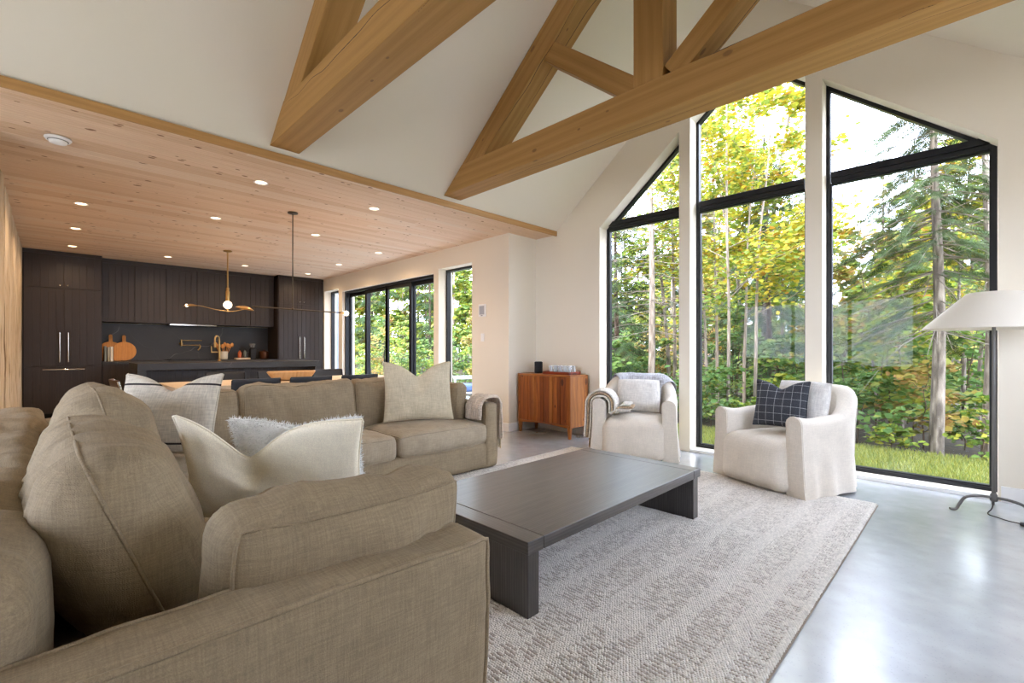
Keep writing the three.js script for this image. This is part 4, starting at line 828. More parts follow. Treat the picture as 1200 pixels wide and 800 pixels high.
// ---------------------------------------------------------------- lamps of the house
const WARM = new THREE.Color().setRGB(1, 0.7, 0.43);
const DOWN = 1.65, BULB = 0.45;
{
  const spots = [[-6.9, -0.25, 'above the tall fridge cabinet aisle'], [-8.37, -0.25, 'above the fridge cabinet aisle'], [-9.84, -0.26, 'in front of the fridge cabinet'], [-4.81, -1.43, 'above the sofa back'], [-6.5, -1.43, 'above the dining table'], [-9.81, -1.45, 'in front of the wall cabinets'], [-4.8, -2.6, 'above the sofa end'], [-6.48, -2.62, 'above the table end'], [-9.83, -2.64, 'in front of the hood'], [-6.95, -3.84, 'by the sliding door'], [-8.44, -3.85, 'by the narrow window'], [-9.94, -3.86, 'in front of the pantry cabinet']];
  const trim = lathe([[0.05, -0.0005], [0.062, -0.004], [0.062, 0.0], [0.05, 0.012], [0.047, 0.012]], 32), lens = T(new THREE.CylinderGeometry(0.047, 0.047, 0.003, 28), 0, 0.005, 0);
  const glow = std({ color: '#ffffff', emissive: WARM, emissiveIntensity: 4, roughness: 0.4 });
  spots.forEach(([x, z, w]) => {
    const o = thing('ceiling_downlight', 'round recessed downlight in the pine ceiling', 'downlight', [x, CY - 0.006, z], 0, 'recessed downlights');
    mesh('trim_ring', trim, M.white, o); mesh('lamp_lens', boxUV(lens.clone()), glow, o);
    const s = new THREE.SpotLight(WARM, DOWN, 0, 1.4, 0.5, 2); s.position.set(x, CY - 0.012, z); s.target.position.set(x, 0, z); s.castShadow = true; s.shadow.radius = 2; scene.add(s, s.target);
  });
  const d = thing('smoke_detector', 'white round smoke detector on the pine ceiling', 'detector', [-4.884, CY - 0.001, -0.05]);
  mesh('base', T(lathe([[0, 0], [0.075, 0], [0.078, 0.008], [0.07, 0.02], [0, 0.02]], 36), 0, -0.0005, 0, Math.PI), M.white, d);
  mesh('cap', T(lathe([[0.055, 0.022], [0.05, 0.038], [0.03, 0.043], [0, 0.043]], 36), 0, 0, 0, Math.PI), M.white, d);
  mesh('vent_ring', T(boxUV(new THREE.TorusGeometry(0.056, 0.004, 6, 36)), 0, -0.022, 0, Math.PI / 2), std({ color: '#77756f', roughness: 0.7 }), d);
}
const bulbMat = std({ color: '#fff3e0', emissive: new THREE.Color().setRGB(1, 0.82, 0.6), emissiveIntensity: 2.5 });
function globe(parent, x, y, z, r) {
  const g = new THREE.SphereGeometry(r, 20, 14); g.translate(x, y, z); mesh('bulb', boxUV(g), bulbMat, parent);
  const l = new THREE.PointLight(WARM, BULB, 0, 2); l.position.set(x, y, z).add(parent.position); l.castShadow = true; l.shadow.radius = 2; scene.add(l);
}
function leafShade(parent, x, y, z, turn, mat, tilt = 0) { // a shallow folded leaf-shaped dish
  const g = sheet((u, v) => { const w = Math.sin(v * Math.PI) ** 0.7 * 0.05, a = (u - 0.5) * 2; return [a * w, 0.03 * (1 - a * a) * Math.sin(v * Math.PI), (v - 0.5) * 0.2]; }, 18, 24, 0.003);
  g.rotateX(tilt).rotateY(turn).translate(x, y, z); mesh('leaf_shade', g, mat, parent);
}
{
  const p = thing('brass_pendant', 'brass pendant with a globe bulb and leaf-shaped dishes over the island', 'pendant', [-8.54, 0, -2.045]);
  mesh('canopy', lathe([[0, CY - 0.001], [0.062, CY - 0.001], [0.062, CY - 0.018], [0.02, CY - 0.03], [0, CY - 0.03]], 28), M.brass, p);
  mesh('stem', [bar([0, 2.06, 0], [0, CY - 0.02, 0], 0.011)], M.brass, p);
  mesh('socket', lathe([[0, 2.12], [0.02, 2.12], [0.024, 2.09], [0.018, 2.08], [0.03, 2.06], [0.03, 1.93], [0.022, 1.9], [0, 1.9]], 24), M.brass, p);
  globe(p, 0, 1.845, 0, 0.062);
  mesh('arm', [tube([[0.0, 1.74, 0], [0.02, 1.76, 0.18], [0.02, 1.8, 0.36], [0.0, 1.81, 0.44]], 0.006, 30, 8), tube([[0, 1.74, 0], [0, 1.75, -0.1], [0, 1.79, -0.24]], 0.007, 24, 8), bar([0, 1.735, 0], [0, 1.79, 0], 0.012)], M.brass, p);
  leafShade(p, 0, 1.795, 0.5, 0.1, M.brass, 0.1); leafShade(p, 0, 1.79, -0.27, 0, M.brass, -0.12);
  const g = new THREE.SphereGeometry(0.022, 14, 10); g.translate(0.0, 1.8, 0.55); mesh('bulb', boxUV(g), bulbMat, p);
  const l = new THREE.PointLight(WARM, 0.3, 0, 2); l.position.set(-8.54, 1.8, -2.045 + 0.55); l.castShadow = true; scene.add(l);
}
{
  const p = thing('linear_pendant', 'slim bronze bar pendant with a bulb at one end over the dining table', 'pendant', [-5.62, 0, -2.01]);
  mesh('canopy', lathe([[0, CY - 0.001], [0.055, CY - 0.001], [0.055, CY - 0.014], [0.012, CY - 0.02], [0, CY - 0.02]], 28), M.bronze, p);
  mesh('stem', bar([0, 1.6, 0], [0, CY - 0.015, 0], 0.0065), M.bronze, p);
  mesh('bar', bar([0, 1.6, 0.43], [0, 1.585, -0.6], 0.008), M.bronze, p);
  mesh('hub', T(boxUV(new THREE.SphereGeometry(0.014, 14, 10)), 0, 1.598, 0), M.bronze, p);
  leafShade(p, 0, 1.57, 0.5, 0.2, M.brass, -0.15);
  mesh('socket', bar([0, 1.586, -0.57], [0, 1.585, -0.62], 0.014), M.brass, p);
  globe(p, 0, 1.582, -0.648, 0.032);
}
{ // wall controls
  const t = thing('wall_thermostat', 'small white thermostat panel with grey display on the wall', 'thermostat', [-5.05, 1.69, kz]);
  mesh('plate', bx(-0.075, 0.075, -0.09, 0.09, 0.001, 0.02, 0.006), M.white, t);
  mesh('display', bx(-0.055, 0.055, -0.06, 0.065, 0.018, 0.0215, 0.001), std({ color: '#a9adb2', roughness: 0.4 }), t);
  mesh('button', bx(-0.02, 0.02, -0.08, -0.068, 0.019, 0.022, 0.001), std({ color: '#8e9296', roughness: 0.5 }), t);
  const s = thing('light_switch', 'white rocker light switch under the thermostat', 'switch', [-5.05, 1.3, kz]);
  mesh('plate', bx(-0.036, 0.036, -0.058, 0.058, 0.001, 0.007, 0.002), M.white, s); mesh('rocker', bx(-0.017, 0.017, -0.034, 0.034, 0.006, 0.011, 0.002), M.white, s);
}
// ---------------------------------------------------------------- outside: lawn, patio, forest
const GY = -0.14;
{
  const grassT = tex(512, 512, 2.2, 2.2, (u, v) => { const a = f2(u * 60, v * 60, 60, 60, 91, 3), b = f2(u * 5, v * 5, 5, 5, 95, 3); return mix3(hex('#5b7227'), hex('#93994a'), clamp(a * 0.8 + b * 0.6 - 0.2, 0, 1)); });
  const dirtT = tex(512, 512, 3, 3, (u, v) => { const a = f2(u * 50, v * 50, 50, 50, 101, 4), b = f2(u * 7, v * 7, 7, 7, 105, 3); return mix3(hex('#2c2418'), hex('#5f5030'), clamp(a * 0.9 + b * 0.4 - 0.3, 0, 1)); });
  const lawn = mesh('lawn_ground', [bx(-40, 14, GY - 0.3, GY, -7.4, -5.285, 0, 'x'), bx(1.6, 14, GY - 0.3, GY, -7.4, -5.285, 0, 'x')].slice(0, 1), std({ map: grassT, roughness: 1 }));
  lawn.userData = { kind: 'structure', label: 'mown lawn strip between the house and the forest', category: 'lawn' };
  const drive = mesh('added_bounce_gravel', [bx(1.6, 16, GY - 0.3, GY - 0.01, -5.28, 24, 0, 'x'), bx(-40, 1.6, GY - 0.3, GY - 0.01, 3.01, 24, 0, 'x')], std({ color: '#b9b4aa', roughness: 1, bumpMap: plaster, bumpScale: 0.01 }));  // unseen pale ground, added to bounce neutral daylight up to the ceiling
  drive.userData = { kind: 'structure', label: 'unseen pale gravel added behind and beside the house to bounce daylight inside', category: 'drive' };
  const g = new THREE.PlaneGeometry(90, 60, 90, 60); g.rotateX(-Math.PI / 2); g.translate(-25, GY, -37.3);
  const p = g.attributes.position; for (let i = 0; i < p.count; i++) { const d = -7.3 - p.getZ(i); p.setY(i, GY + (d > 0.2 ? 0.12 * f3(p.getX(i) * 0.5, 0, p.getZ(i) * 0.5, 3, 3) + d * 0.012 - 0.02 : -0.02)); } g.computeVertexNormals();
  const fl = mesh('forest_ground', boxUV(g), std({ map: dirtT, roughness: 1 })); fl.userData = { kind: 'structure', label: 'leaf-littered forest ground beyond the lawn', category: 'ground' };
  const pt = struct('patio', null, null, 'grey concrete paver patio outside the sliding door', 'patio');
  const R = mulberry(2); for (let i = 0; i < 9; i++) for (let j = 0; j < 4; j++) mesh('paver', bx(-11.4 + i * 0.75, -11.4 + i * 0.75 + 0.74, GY - 0.05, GY + 0.05 - R() * 0.003, -7.75 + j * 0.75, -7.75 + j * 0.75 + 0.74, 0.004), M.concrete, pt);
  const w = struct('wall_wing', null, null, 'blue-grey board siding of the house wing outside the narrow window', 'wall');
  const sid = std({ color: '#77808c', roughness: 0.7 }); for (let i = 0; i < 6; i++) mesh('siding_board', bx(-12.3, -12.0, GY, 3.2, -5.56 + i * 0.14, -5.56 + i * 0.14 + 0.135, 0.004), sid, w);
  // grass blades on the strip in view
  const bl = new THREE.BufferGeometry(); bl.setAttribute('position', new THREE.Float32BufferAttribute([-0.004, 0, 0, 0.004, 0, 0, 0.0025, 0.03, 0.006, -0.0025, 0.03, 0.006, 0, 0.055, 0.018], 3)); bl.setIndex([0, 1, 2, 0, 2, 3, 3, 2, 4]); bl.computeVertexNormals();
  const mats = [], cols = [], q = new THREE.Quaternion(), e = new THREE.Euler();
  for (let i = 0; i < 60000; i++) {
    const x = -5 + R() * 7.5, z = -5.5 - R() * 1.95; q.setFromEuler(e.set((R() - 0.5) * 0.6, R() * 6.28, (R() - 0.5) * 0.6)); const s = 0.7 + R() * 0.8;
    mats.push(new THREE.Matrix4().compose(V(x, GY - 0.002, z), q, V(s, s, s))); const t = R(), k = 0.8 + R() * 0.4; cols.push([(0.18 + 0.18 * t) * k, (0.24 + 0.1 * t) * k, 0.05 * k]);
  }
  const gr = instanced('lawn_grass', bl, phys({ color: '#ffffff', roughness: 0.9, transmission: 0.3, thickness: 0 }), mats, cols, scene); tag(gr, 'short bright green lawn grass outside the gable windows', 'grass');
}
const plan = (r, F) => [(r - 1) * Math.SQRT1_2 * F, -(1 + r) * Math.SQRT1_2 * F];     // bearing (tangent from the diagonal of the room) and distance
const bark = (a, b, seed) => std({ map: tex(128, 256, 0.5, 1.2, (u, v) => { const n = f2(u * 12, v * 8, 12, 8, seed, 4); return mix3(hex(a), hex(b), clamp((n - 0.25) * 1.8, 0, 1)); }), roughness: 1 });
const BK = { grey: bark('#5d534a', '#a39687', 111), brown: bark('#3b2e26', '#7d6655', 112), pale: bark('#75685c', '#ab9d90', 113), dark: bark('#2a231d', '#5a4c40', 114) };
const leafMat = phys({ color: '#ffffff', roughness: 0.75, transmission: 0.42, thickness: 0, specularIntensity: 0.3 }), needleMat = phys({ color: '#ffffff', roughness: 0.85, transmission: 0.2, thickness: 0, specularIntensity: 0.2 });
function leafGeo() { const g = new THREE.BufferGeometry(); g.setAttribute('position', new THREE.Float32BufferAttribute([0, 0, -0.5, 0.36, 0.08, -0.12, 0.22, 0.05, 0.25, 0, -0.02, 0.55, -0.22, 0.05, 0.25, -0.36, 0.08, -0.12], 3)); g.setIndex([0, 2, 1, 0, 3, 2, 0, 4, 3, 0, 5, 4]); g.computeVertexNormals(); return g; }
function sprayGeo() { // a flat spray of needles: spine with side shoots
  const pos = [], idx = []; const tri = (a, b, c) => { const o = pos.length / 3; pos.push(...a, ...b, ...c); idx.push(o, o + 1, o + 2); };
  for (let i = 0; i < 7; i++) { const z = i / 7, w = 0.42 * (1 - z * 0.75); for (const s of [-1, 1]) tri([0, 0, z - 0.03], [0, 0, z + 0.05], [s * w, -0.05 - 0.03 * i / 7, z + 0.26]); }
  tri([-0.03, 0, 0.7], [0.03, 0, 0.7], [0, -0.04, 1.12]);
  const g = new THREE.BufferGeometry(); g.setAttribute('position', new THREE.Float32BufferAttribute(pos, 3)); g.setIndex(idx); g.computeVertexNormals(); return g;
}
const LEAF = leafGeo(), SPRAY = sprayGeo();
const PAL = {
  gold: [[0.46, 0.36, 0.025, 3.5], [0.36, 0.37, 0.035, 4], [0.46, 0.23, 0.025, 0.8], [0.2, 0.28, 0.04, 3.5]],
  lime: [[0.25, 0.32, 0.04, 4], [0.37, 0.36, 0.04, 2.5], [0.14, 0.23, 0.04, 3.5]],
  green: [[0.1, 0.19, 0.045, 4], [0.15, 0.24, 0.05, 3], [0.25, 0.28, 0.055, 1.5]],
  rust: [[0.38, 0.22, 0.06, 3], [0.38, 0.29, 0.06, 3], [0.26, 0.27, 0.055, 3]],
};
const pick = (pal, R) => { let t = R() * pal.reduce((s, p) => s + p[3], 0); for (const p of pal) if ((t -= p[3]) <= 0) return p; return pal[0]; };
function limb(pts, r0, r1, seg = 10, rad = 6) { // tapering tube
  const c = new THREE.CatmullRomCurve3(pts.map((p) => V(...p))), g = new THREE.TubeGeometry(c, seg, 1, rad), p = g.attributes.position, n = rad + 1;
  for (let i = 0; i <= seg; i++) { const o = c.getPointAt(i / seg), r = lerp(r0, r1, i / seg); for (let k = 0; k < n; k++) { const j = i * n + k; p.setXYZ(j, o.x + (p.getX(j) - o.x) * r, o.y + (p.getY(j) - o.y) * r, o.z + (p.getZ(j) - o.z) * r); } }
  g.computeVertexNormals(); const uv = g.attributes.uv; const L = c.getLength(); for (let i = 0; i < uv.count; i++) uv.setXY(i, uv.getY(i) * 0.5, uv.getX(i) * L); return g.toNonIndexed();
}
// broadleaf tree: stems, boughs and a cloud of leaves around the boughs
function broadleaf(name, label, group, [x, z], o) {
  const { h, r = 0.06, y0 = 1.5, spread = 1.6, n = 4000, leaf = 0.1, pal = PAL.gold, seed = 1, stems = 1, boughs = 12, barkM = BK.grey, category = 'tree', up = 0.5, scatter = 1 } = o, R = mulberry(seed * 991 + 7);
  const t = thing(name, label, category, [x, GY - 0.03, z], 0, group), tips = [];
  for (let s = 0; s < stems; s++) {
    const a = R() * 6.28, lean = stems > 1 ? 0.06 + R() * 0.1 : R() * 0.04, bx0 = stems > 1 ? Math.cos(a) * 0.09 * stems : 0, bz0 = stems > 1 ? Math.sin(a) * 0.09 * stems : 0, H = h * (0.8 + R() * 0.2);
    const pts = []; for (let i = 0; i <= 6; i++) { const f = i / 6; pts.push([bx0 + Math.cos(a) * lean * H * f * f + (R() - 0.5) * 0.1 * f, H * f, bz0 + Math.sin(a) * lean * H * f * f + (R() - 0.5) * 0.1 * f]); }
    const c = new THREE.CatmullRomCurve3(pts.map((p) => V(...p))); mesh('trunk', limb(pts, r * (stems > 1 ? 0.75 : 1), r * 0.15, 16, 7), barkM, t);
    const nb = Math.ceil(boughs / stems);
    for (let b = 0; b < nb; b++) {
      const f = clamp((y0 + (H - y0) * (b + R()) / nb) / H, 0, 0.98), P = c.getPointAt(f), aa = b * 2.4 + R() * 1.2, L = spread * (0.55 + 0.6 * R()) * (1 - 0.55 * (f - y0 / H) / (1 - y0 / H + 1e-3));
      const E = [P.x + Math.cos(aa) * L, P.y + L * (up - 0.2 + R() * 0.5), P.z + Math.sin(aa) * L], m = [P.x + Math.cos(aa) * L * 0.5, P.y + L * (up * 0.35 + R() * 0.2), P.z + Math.sin(aa) * L * 0.5];
      mesh('bough', limb([[P.x, P.y, P.z], m, E], r * 0.3 * (1.1 - f), 0.004, 8, 5), barkM, t); tips.push([[P.x, P.y, P.z], m, E, L]);
    }
  }
  const mats = [], cols = [], q = new THREE.Quaternion(), e = new THREE.Euler();
  for (let i = 0; i < n; i++) {
    const [A, B, C, L] = tips[Math.floor(R() * tips.length)], f = 0.25 + 0.8 * R() ** 0.7, g = (k) => (f < 0.5 ? lerp(A[k], B[k], f * 2) : lerp(B[k], C[k], f * 2 - 1)), sp = L * 0.24 * scatter, nn = () => (R() + R() + R() - 1.5) * 1.15;
    q.setFromEuler(e.set((R() - 0.5) * 1.3 + 0.25, R() * 6.28, (R() - 0.5) * 1.3)); const s = leaf * (0.65 + R() * 0.7), c = pick(pal, R), k = 0.75 + R() * 0.5;
    mats.push(new THREE.Matrix4().compose(V(g(0) + nn() * sp, g(1) + nn() * sp * 0.55, g(2) + nn() * sp), q, V(s, s, s))); cols.push([c[0] * k, c[1] * k, c[2] * k]);
  }
  instanced('foliage', LEAF, leafMat, mats, cols, t); return t;
}
function conifer(name, label, group, [x, z], o) {
  const { h, r = 0.09, y0 = 1.2, spread = 1.6, whorls = 26, per = 5, spray = 0.3, dens = 9, seed = 1, dead = 0, droop = 0.25, col = [0.05, 0.085, 0.035], barkM = BK.brown, twigM = barkM } = o, R = mulberry(seed * 773 + 3);
  const t = thing(name, label, 'tree', [x, GY - 0.03, z], 0, group);
  mesh('trunk', limb([[0, 0, 0], [0.03, h * 0.3, 0.02], [-0.02, h * 0.65, 0], [0, h, 0]], r, 0.012, 20, 9), barkM, t);
  const mats = [], cols = [], q = new THREE.Quaternion(), e = new THREE.Euler(), twigs = [];
  for (let w = 0; w < whorls; w++) {
    const f = w / whorls, y = lerp(y0, h * 0.99, f) + (R() - 0.5) * 0.2, L0 = spread * (1 - f) ** 0.8 * (0.8 + 0.3 * R()) + 0.12, isDead = f < dead;
    for (let b = 0; b < per; b++) {
      const a = b / per * 6.28 + w * 1.1 + R() * 0.7, L = L0 * (0.7 + R() * 0.5), c = Math.cos(a), s = Math.sin(a), dr = droop * L * (0.6 + R() * 0.8);
      const A = [0, y, 0], B = [c * L * 0.5, y - dr * 0.35, s * L * 0.5], C = [c * L, y - dr, s * L];
      A[1] += (R() - 0.5) * 0.16; B[1] += (R() - 0.5) * 0.08; twigs.push(limb([A, B, C], (isDead ? 0.006 : 0.011) * (1.2 - f), 0.0012, 5, 4)); if (isDead && R() < 0.25) continue;
      if (isDead) { for (let k = 0; k < 3; k++) { const g = 0.3 + R() * 0.6, P = [c * L * g, y - dr * g * 0.9, s * L * g], aa = a + (R() - 0.5) * 2; twigs.push(limb([P, [P[0] + Math.cos(aa) * 0.12, P[1] - 0.03, P[2] + Math.sin(aa) * 0.12], [P[0] + Math.cos(aa) * 0.28, P[1] - 0.1, P[2] + Math.sin(aa) * 0.28]], 0.004, 0.001, 3, 3)); } if (R() < 0.7) continue; }
      const m = Math.round(dens * L / spread + 2);
      for (let k = 0; k < m; k++) {
        const g = 0.18 + 0.82 * (k + R()) / m, px = c * L * g, pz = s * L * g, py = y - dr * g * g * 0.95, side = (k & 1 ? 1 : -1), ya = a + side * (0.35 + R() * 0.6);
        q.setFromEuler(e.set(0.25 + R() * 0.5, Math.PI / 2 - ya, (R() - 0.5) * 0.8, 'YXZ')); const sc = spray * (0.7 + R() * 0.6), v = 0.7 + R() * 0.7;
        mats.push(new THREE.Matrix4().compose(V(px, py, pz), q, V(sc, sc, sc))); const y_ = R() < 0.08 ? 1.8 : 1; cols.push([col[0] * v * y_, col[1] * v, col[2] * v]);
      }
    }
  }
  mesh('branches', twigs, twigM, t); instanced('needles', SPRAY, needleMat, mats, cols, t); return t;
}
// the trees one can tell apart
const stand = [], room = (x, z, d) => stand.every(([a, b]) => (a - x) ** 2 + (b - z) ** 2 > d * d);
const tn = (u) => (u - 600) / 543;
conifer('spruce_tree', 'tall spruce with a straight grey-brown trunk beyond the lamp window', null, plan(tn(1097), 5.6), { h: 5.9, r: 0.075, y0: 1.5, spread: 1.15, whorls: 30, per: 7, seed: 2, dead: 0.16, spray: 0.15, dens: 34, droop: 0.45, col: [0.07, 0.105, 0.04], barkM: BK.grey });
conifer('spruce_tree', 'slim pale-barked trunk with dead twigs beside the lamp window jamb', null, plan(tn(1157), 5.6), { h: 6, r: 0.06, y0: 2.2, spread: 0.8, whorls: 20, per: 4, seed: 4, dead: 0.6, spray: 0.18, dens: 8, droop: 0.3, barkM: BK.pale });
conifer('spruce_tree', 'pale bare-trunked spruce with dead twigs beyond the sideboard window', null, plan(tn(763), 8.5), { h: 7.8, r: 0.07, y0: 1.6, spread: 1.5, whorls: 34, per: 5, seed: 5, dead: 0.6, spray: 0.2, dens: 9, droop: 0.15, twigM: BK.grey, barkM: BK.pale });
broadleaf('maple_tree', 'many-stemmed golden maple beyond the peaked window', null, plan(tn(852), 8.2), { h: 6.6, r: 0.042, y0: 1.6, spread: 1.9, n: 12000, leaf: 0.085, pal: PAL.gold, seed: 3, stems: 5, boughs: 36, barkM: BK.pale });
broadleaf('maple_tree', 'golden young maple with orange tips beyond the lamp window', null, plan(tn(1138), 7.4), { h: 4.6, r: 0.045, y0: 1.3, spread: 1.3, n: 3600, leaf: 0.1, pal: PAL.gold, seed: 7, stems: 2, boughs: 16 });
broadleaf('maple_tree', 'bright lime young maple between the lawn and the tall spruce', null, plan(tn(1042), 7.6), { h: 3.3, r: 0.035, y0: 0.7, spread: 1.0, n: 2600, leaf: 0.085, pal: PAL.lime, seed: 41, stems: 2, boughs: 14 });
broadleaf('maple_tree', 'golden shrubby maple with leaning stems beside the tall spruce', null, plan(tn(1072), 9.2), { h: 4.0, r: 0.035, y0: 0.9, spread: 1.2, n: 2600, leaf: 0.095, pal: PAL.gold, seed: 42, stems: 2, boughs: 14 });
broadleaf('maple_tree', 'orange-leaved maple low in the corner of the lamp window', null, plan(tn(995), 8.6), { h: 3.6, r: 0.045, y0: 0.9, spread: 1.3, n: 2600, leaf: 0.1, pal: PAL.rust, seed: 8, stems: 2, boughs: 14 });
broadleaf('maple_tree', 'lime and yellow maple spreading at the edge of the sideboard window', null, plan(tn(795), 9.5), { h: 6.4, r: 0.06, y0: 1.4, spread: 1.7, n: 3800, leaf: 0.085, pal: PAL.lime, seed: 9, stems: 2, boughs: 18 });
broadleaf('maple_tree', 'tall yellow-green maple rising behind the many-stemmed maple', null, plan(tn(885), 11), { h: 8.4, r: 0.1, y0: 2.6, spread: 1.7, n: 7500, leaf: 0.125, pal: PAL.gold, seed: 10, stems: 2, boughs: 26 });
conifer('spruce_tree', 'dark bushy spruce behind the maple stems', null, plan(tn(900), 10), { h: 5.6, r: 0.07, y0: 0.4, spread: 1.6, whorls: 22, per: 6, seed: 6, spray: 0.3, dens: 12 });
conifer('spruce_tree', 'dark dense spruce low beyond the sideboard window', null, plan(tn(722), 10), { h: 5, r: 0.07, y0: 0.3, spread: 1.5, whorls: 20, per: 6, seed: 12, spray: 0.3, dens: 12, col: [0.055, 0.09, 0.035] });
// undergrowth along the lawn edge
scene.children.forEach((o) => { if (/_tree/.test(o.name)) stand.push([o.position.x, o.position.z]); });
{
  const R = mulberry(404);
  for (let i = 0; i < 330; i++) {
    const r = i % 5 === 4 ? -0.45 + R() * 0.45 : 0.05 + R() * 1.09, F = (i % 5 === 4 ? 11 + R() * 8 : (7.5 / (Math.SQRT1_2 * (1 + r))) * (1.02 + R() * 0.75)), [x, z] = plan(r, F); if (z > -7.3 || !room(x, z, 0.62)) continue; stand.push([x, z]);
    const k = R();
    broadleaf('sapling', k < 0.55 ? 'low bright green sapling in the undergrowth at the lawn edge' : k < 0.8 ? 'low yellow-green sapling in the undergrowth at the lawn edge' : 'low rust-tinted sapling in the undergrowth at the lawn edge', 'saplings along the lawn edge', [x, z], { h: 0.7 + R() * 1.9, r: 0.014, y0: 0.15, spread: 0.42 + R() * 0.3, scatter: 1.8, n: 700, leaf: 0.09, pal: k < 0.55 ? PAL.green : k < 0.8 ? PAL.lime : PAL.rust, seed: 500 + i, stems: 2, boughs: 12, barkM: BK.brown, category: 'sapling', up: 0.35 });
  }
  for (let i = 0; i < 190; i++) {
    const r = 0.2 + R() * 0.95, z0 = -7.45 - R() * 1.1, F = -z0 / (Math.SQRT1_2 * (1 + r)), [x, z] = plan(r, F); if (!room(x, z, 0.36)) continue; stand.push([x, z]);
    broadleaf('fern_bush', 'knee-high green bush on the forest edge behind the lawn', 'low bushes behind the lawn', [x, z], { h: 0.35 + R() * 0.4, r: 0.008, y0: 0.05, spread: 0.24, scatter: 1.9, n: 340, leaf: 0.065, pal: R() < 0.7 ? PAL.green : PAL.lime, seed: 3000 + i, stems: 1, boughs: 9, barkM: BK.brown, category: 'bush', up: 0.3 });
  }
  // deeper forest, seen through the gable windows and the sliding door
  let made = 0;
  for (let i = 0; i < 900 && made < 175; i++) {
    const door = i % 3 === 2, r = door ? -0.48 + R() * 0.52 : 0.05 + R() * 1.15, F = (door ? 12 : 9.5) + R() ** 0.75 * 27, [x, z] = plan(r, F), u = 600 + 543 * r; if (z > -8.2 || !room(x, z, F < 14 ? 1.7 : 2.3)) continue;
    stand.push([x, z]); made++;
    const gap = (u > 945 && u < 1035) || (u > 708 && u < 742 && F < 22), hs = gap ? 2.0 + F * 0.07 : 0, k = R(), far = F > 20;
    if (k < (door ? 0.3 : 0.45)) conifer('spruce_tree', far ? 'dark spruce deep in the forest' : 'dark green spruce among the maples', far ? 'spruces deep in the forest' : 'spruces among the maples', [x, z], { h: hs || 5 + F * 0.25 * (0.6 + R() * 0.6), r: 0.06 + R() * 0.06, y0: 0.25 + R() * 0.6, spread: 1.15 + R() * 0.45, whorls: far ? 15 : 20, per: 5, seed: 700 + i, dead: R() < 0.4 ? 0.25 : 0, spray: far ? 0.55 : 0.38, dens: far ? 6 : 9, barkM: R() < 0.5 ? BK.dark : BK.brown });
    else { const pal = door ? (R() < 0.75 ? PAL.lime : PAL.gold) : k < 0.72 ? PAL.lime : k < 0.92 ? PAL.gold : PAL.rust, nm = pal === PAL.lime ? 'yellow-green' : pal === PAL.gold ? 'golden' : 'rust-coloured';
      broadleaf('maple_tree', far ? nm + ' maple deep in the forest' : nm + ' maple in the middle of the forest', nm + (far ? ' maples deep in the forest' : ' maples in the middle forest'), [x, z], { h: hs || 4 + F * 0.26 * (0.5 + R() * 0.7), r: 0.05 + R() * 0.05, y0: 0.5 + R() * 0.9, spread: 1.0 + R() * 0.4, scatter: 1.8, n: far ? 1700 : F < 14 ? 3200 : 2200, leaf: far ? 0.26 : F < 14 ? 0.1 : 0.15, pal, seed: 900 + i, boughs: 12, barkM: R() < 0.4 ? BK.pale : BK.brown }); }
  }
  // the wall of foliage that closes the view
  for (let i = 0; i < 44; i++) {
    const r = -0.5 + 1.72 * (i + R() * 0.6) / 44, F = i % 2 ? 38.5 + R() * 2 : 42 + R() * 2, [x, z] = plan(r, F); if (z > -9) continue; const k = R(), pal = k < 0.4 ? PAL.lime : k < 0.65 ? PAL.green : k < 0.9 ? PAL.gold : PAL.rust, u = 600 + 543 * r;
    const nm = k < 0.4 ? 'yellow-green' : k < 0.65 ? 'deep green' : k < 0.9 ? 'golden' : 'rust-coloured', gap = (u > 955 && u < 1025) || (u > 700 && u < 745);
    broadleaf('maple_tree', nm + ' maple in the farthest rank of the forest', nm + ' maples in the far rank', [x, z], { h: gap ? 5.5 : 10 + R() * 5, r: 0.12, y0: 0.3, spread: 1.3, scatter: 2.9, n: 2400, leaf: 0.5, pal, seed: 2000 + i, boughs: 14, barkM: BK.brown });
  }
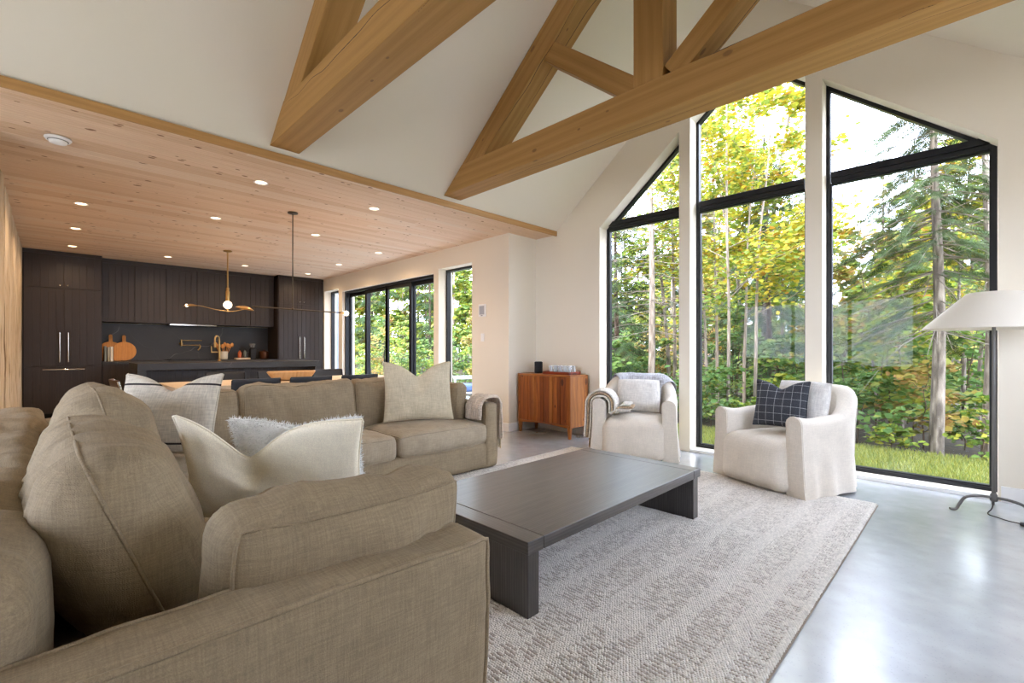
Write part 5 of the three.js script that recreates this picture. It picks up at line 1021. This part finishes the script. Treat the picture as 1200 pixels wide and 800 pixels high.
  // bare trunks of the dense stand
  for (let i = 0; i < 46; i++) {
    const r = i % 4 === 3 ? -0.4 + R() * 0.4 : 0.12 + R() * 1.0, F = (i % 4 === 3 ? 13 : 8.2) + R() * 12, [x, z] = plan(r, F); if (z > -7.9 || !room(x, z, 1.3)) continue; stand.push([x, z]);
    const pale = R() < 0.45, h = 7 + R() * 5, t = thing('bare_tree', pale ? 'thin pale bare trunk standing in the forest' : 'thin dark bare trunk standing in the forest', 'tree', [x, GY - 0.03, z], 0, pale ? 'pale bare trunks' : 'dark bare trunks'), m = pale ? BK.pale : BK.dark;
    mesh('trunk', limb([[0, 0, 0], [(R() - 0.5) * 0.3, h * 0.4, 0], [(R() - 0.5) * 0.7, h, (R() - 0.5) * 0.4]], 0.035 + R() * 0.05, 0.012, 12, 7), m, t);
    const tw = []; for (let k = 0; k < 14; k++) { const y = 1 + R() * (h - 2), a = R() * 6.28, L = 0.25 + R() * 0.6; tw.push(limb([[0, y, 0], [Math.cos(a) * L * 0.5, y + 0.02, Math.sin(a) * L * 0.5], [Math.cos(a) * L, y - 0.1, Math.sin(a) * L]], 0.008, 0.002, 4, 4)); } mesh('twigs', tw, m, t);
  }
}
{ // outdoor lounge chair seen through the narrow window
  const c = thing('outdoor_chair', 'pale-framed outdoor lounge chair with blue cushions on the patio', 'chair', [-8.0, GY + 0.05, -6.6], -0.5);
  const fr = std({ color: '#c3c6c8', roughness: 0.5 }), cu = fabric('#5a6f96', 0.1, 55, 0.05);
  for (const sx of [-1, 1]) { for (const sz of [-1, 1]) mesh('leg', bx(sx * 0.36 - 0.02, sx * 0.36 + 0.02, 0.001, sz < 0 ? 0.75 : 0.58, sz * 0.34 - 0.02, sz * 0.34 + 0.02, 0.003), fr, c); mesh('armrest', bx(sx * 0.36 - 0.035, sx * 0.36 + 0.035, 0.58, 0.61, -0.36, 0.38, 0.005), fr, c); }
  mesh('seat_frame', bx(-0.34, 0.34, 0.26, 0.3, -0.34, 0.34, 0.004), fr, c);
  for (let i = 0; i < 5; i++) mesh('back_slat', bx(-0.3 + i * 0.14, -0.24 + i * 0.14, 0.3, 0.76, -0.36, -0.34), fr, c);
  mesh('seat_cushion', boxUV(T(softBox(0.64, 0.13, 0.62, { r: 0.04, noise: 0.003, seg: 0.05 }), 0, 0.37, 0.02)), cu, c); mesh('back_cushion', boxUV(T(softBox(0.62, 0.42, 0.12, { r: 0.04, noise: 0.003, seg: 0.05 }), 0, 0.65, -0.24)), cu, c);
}
renderer.render(scene, camera);
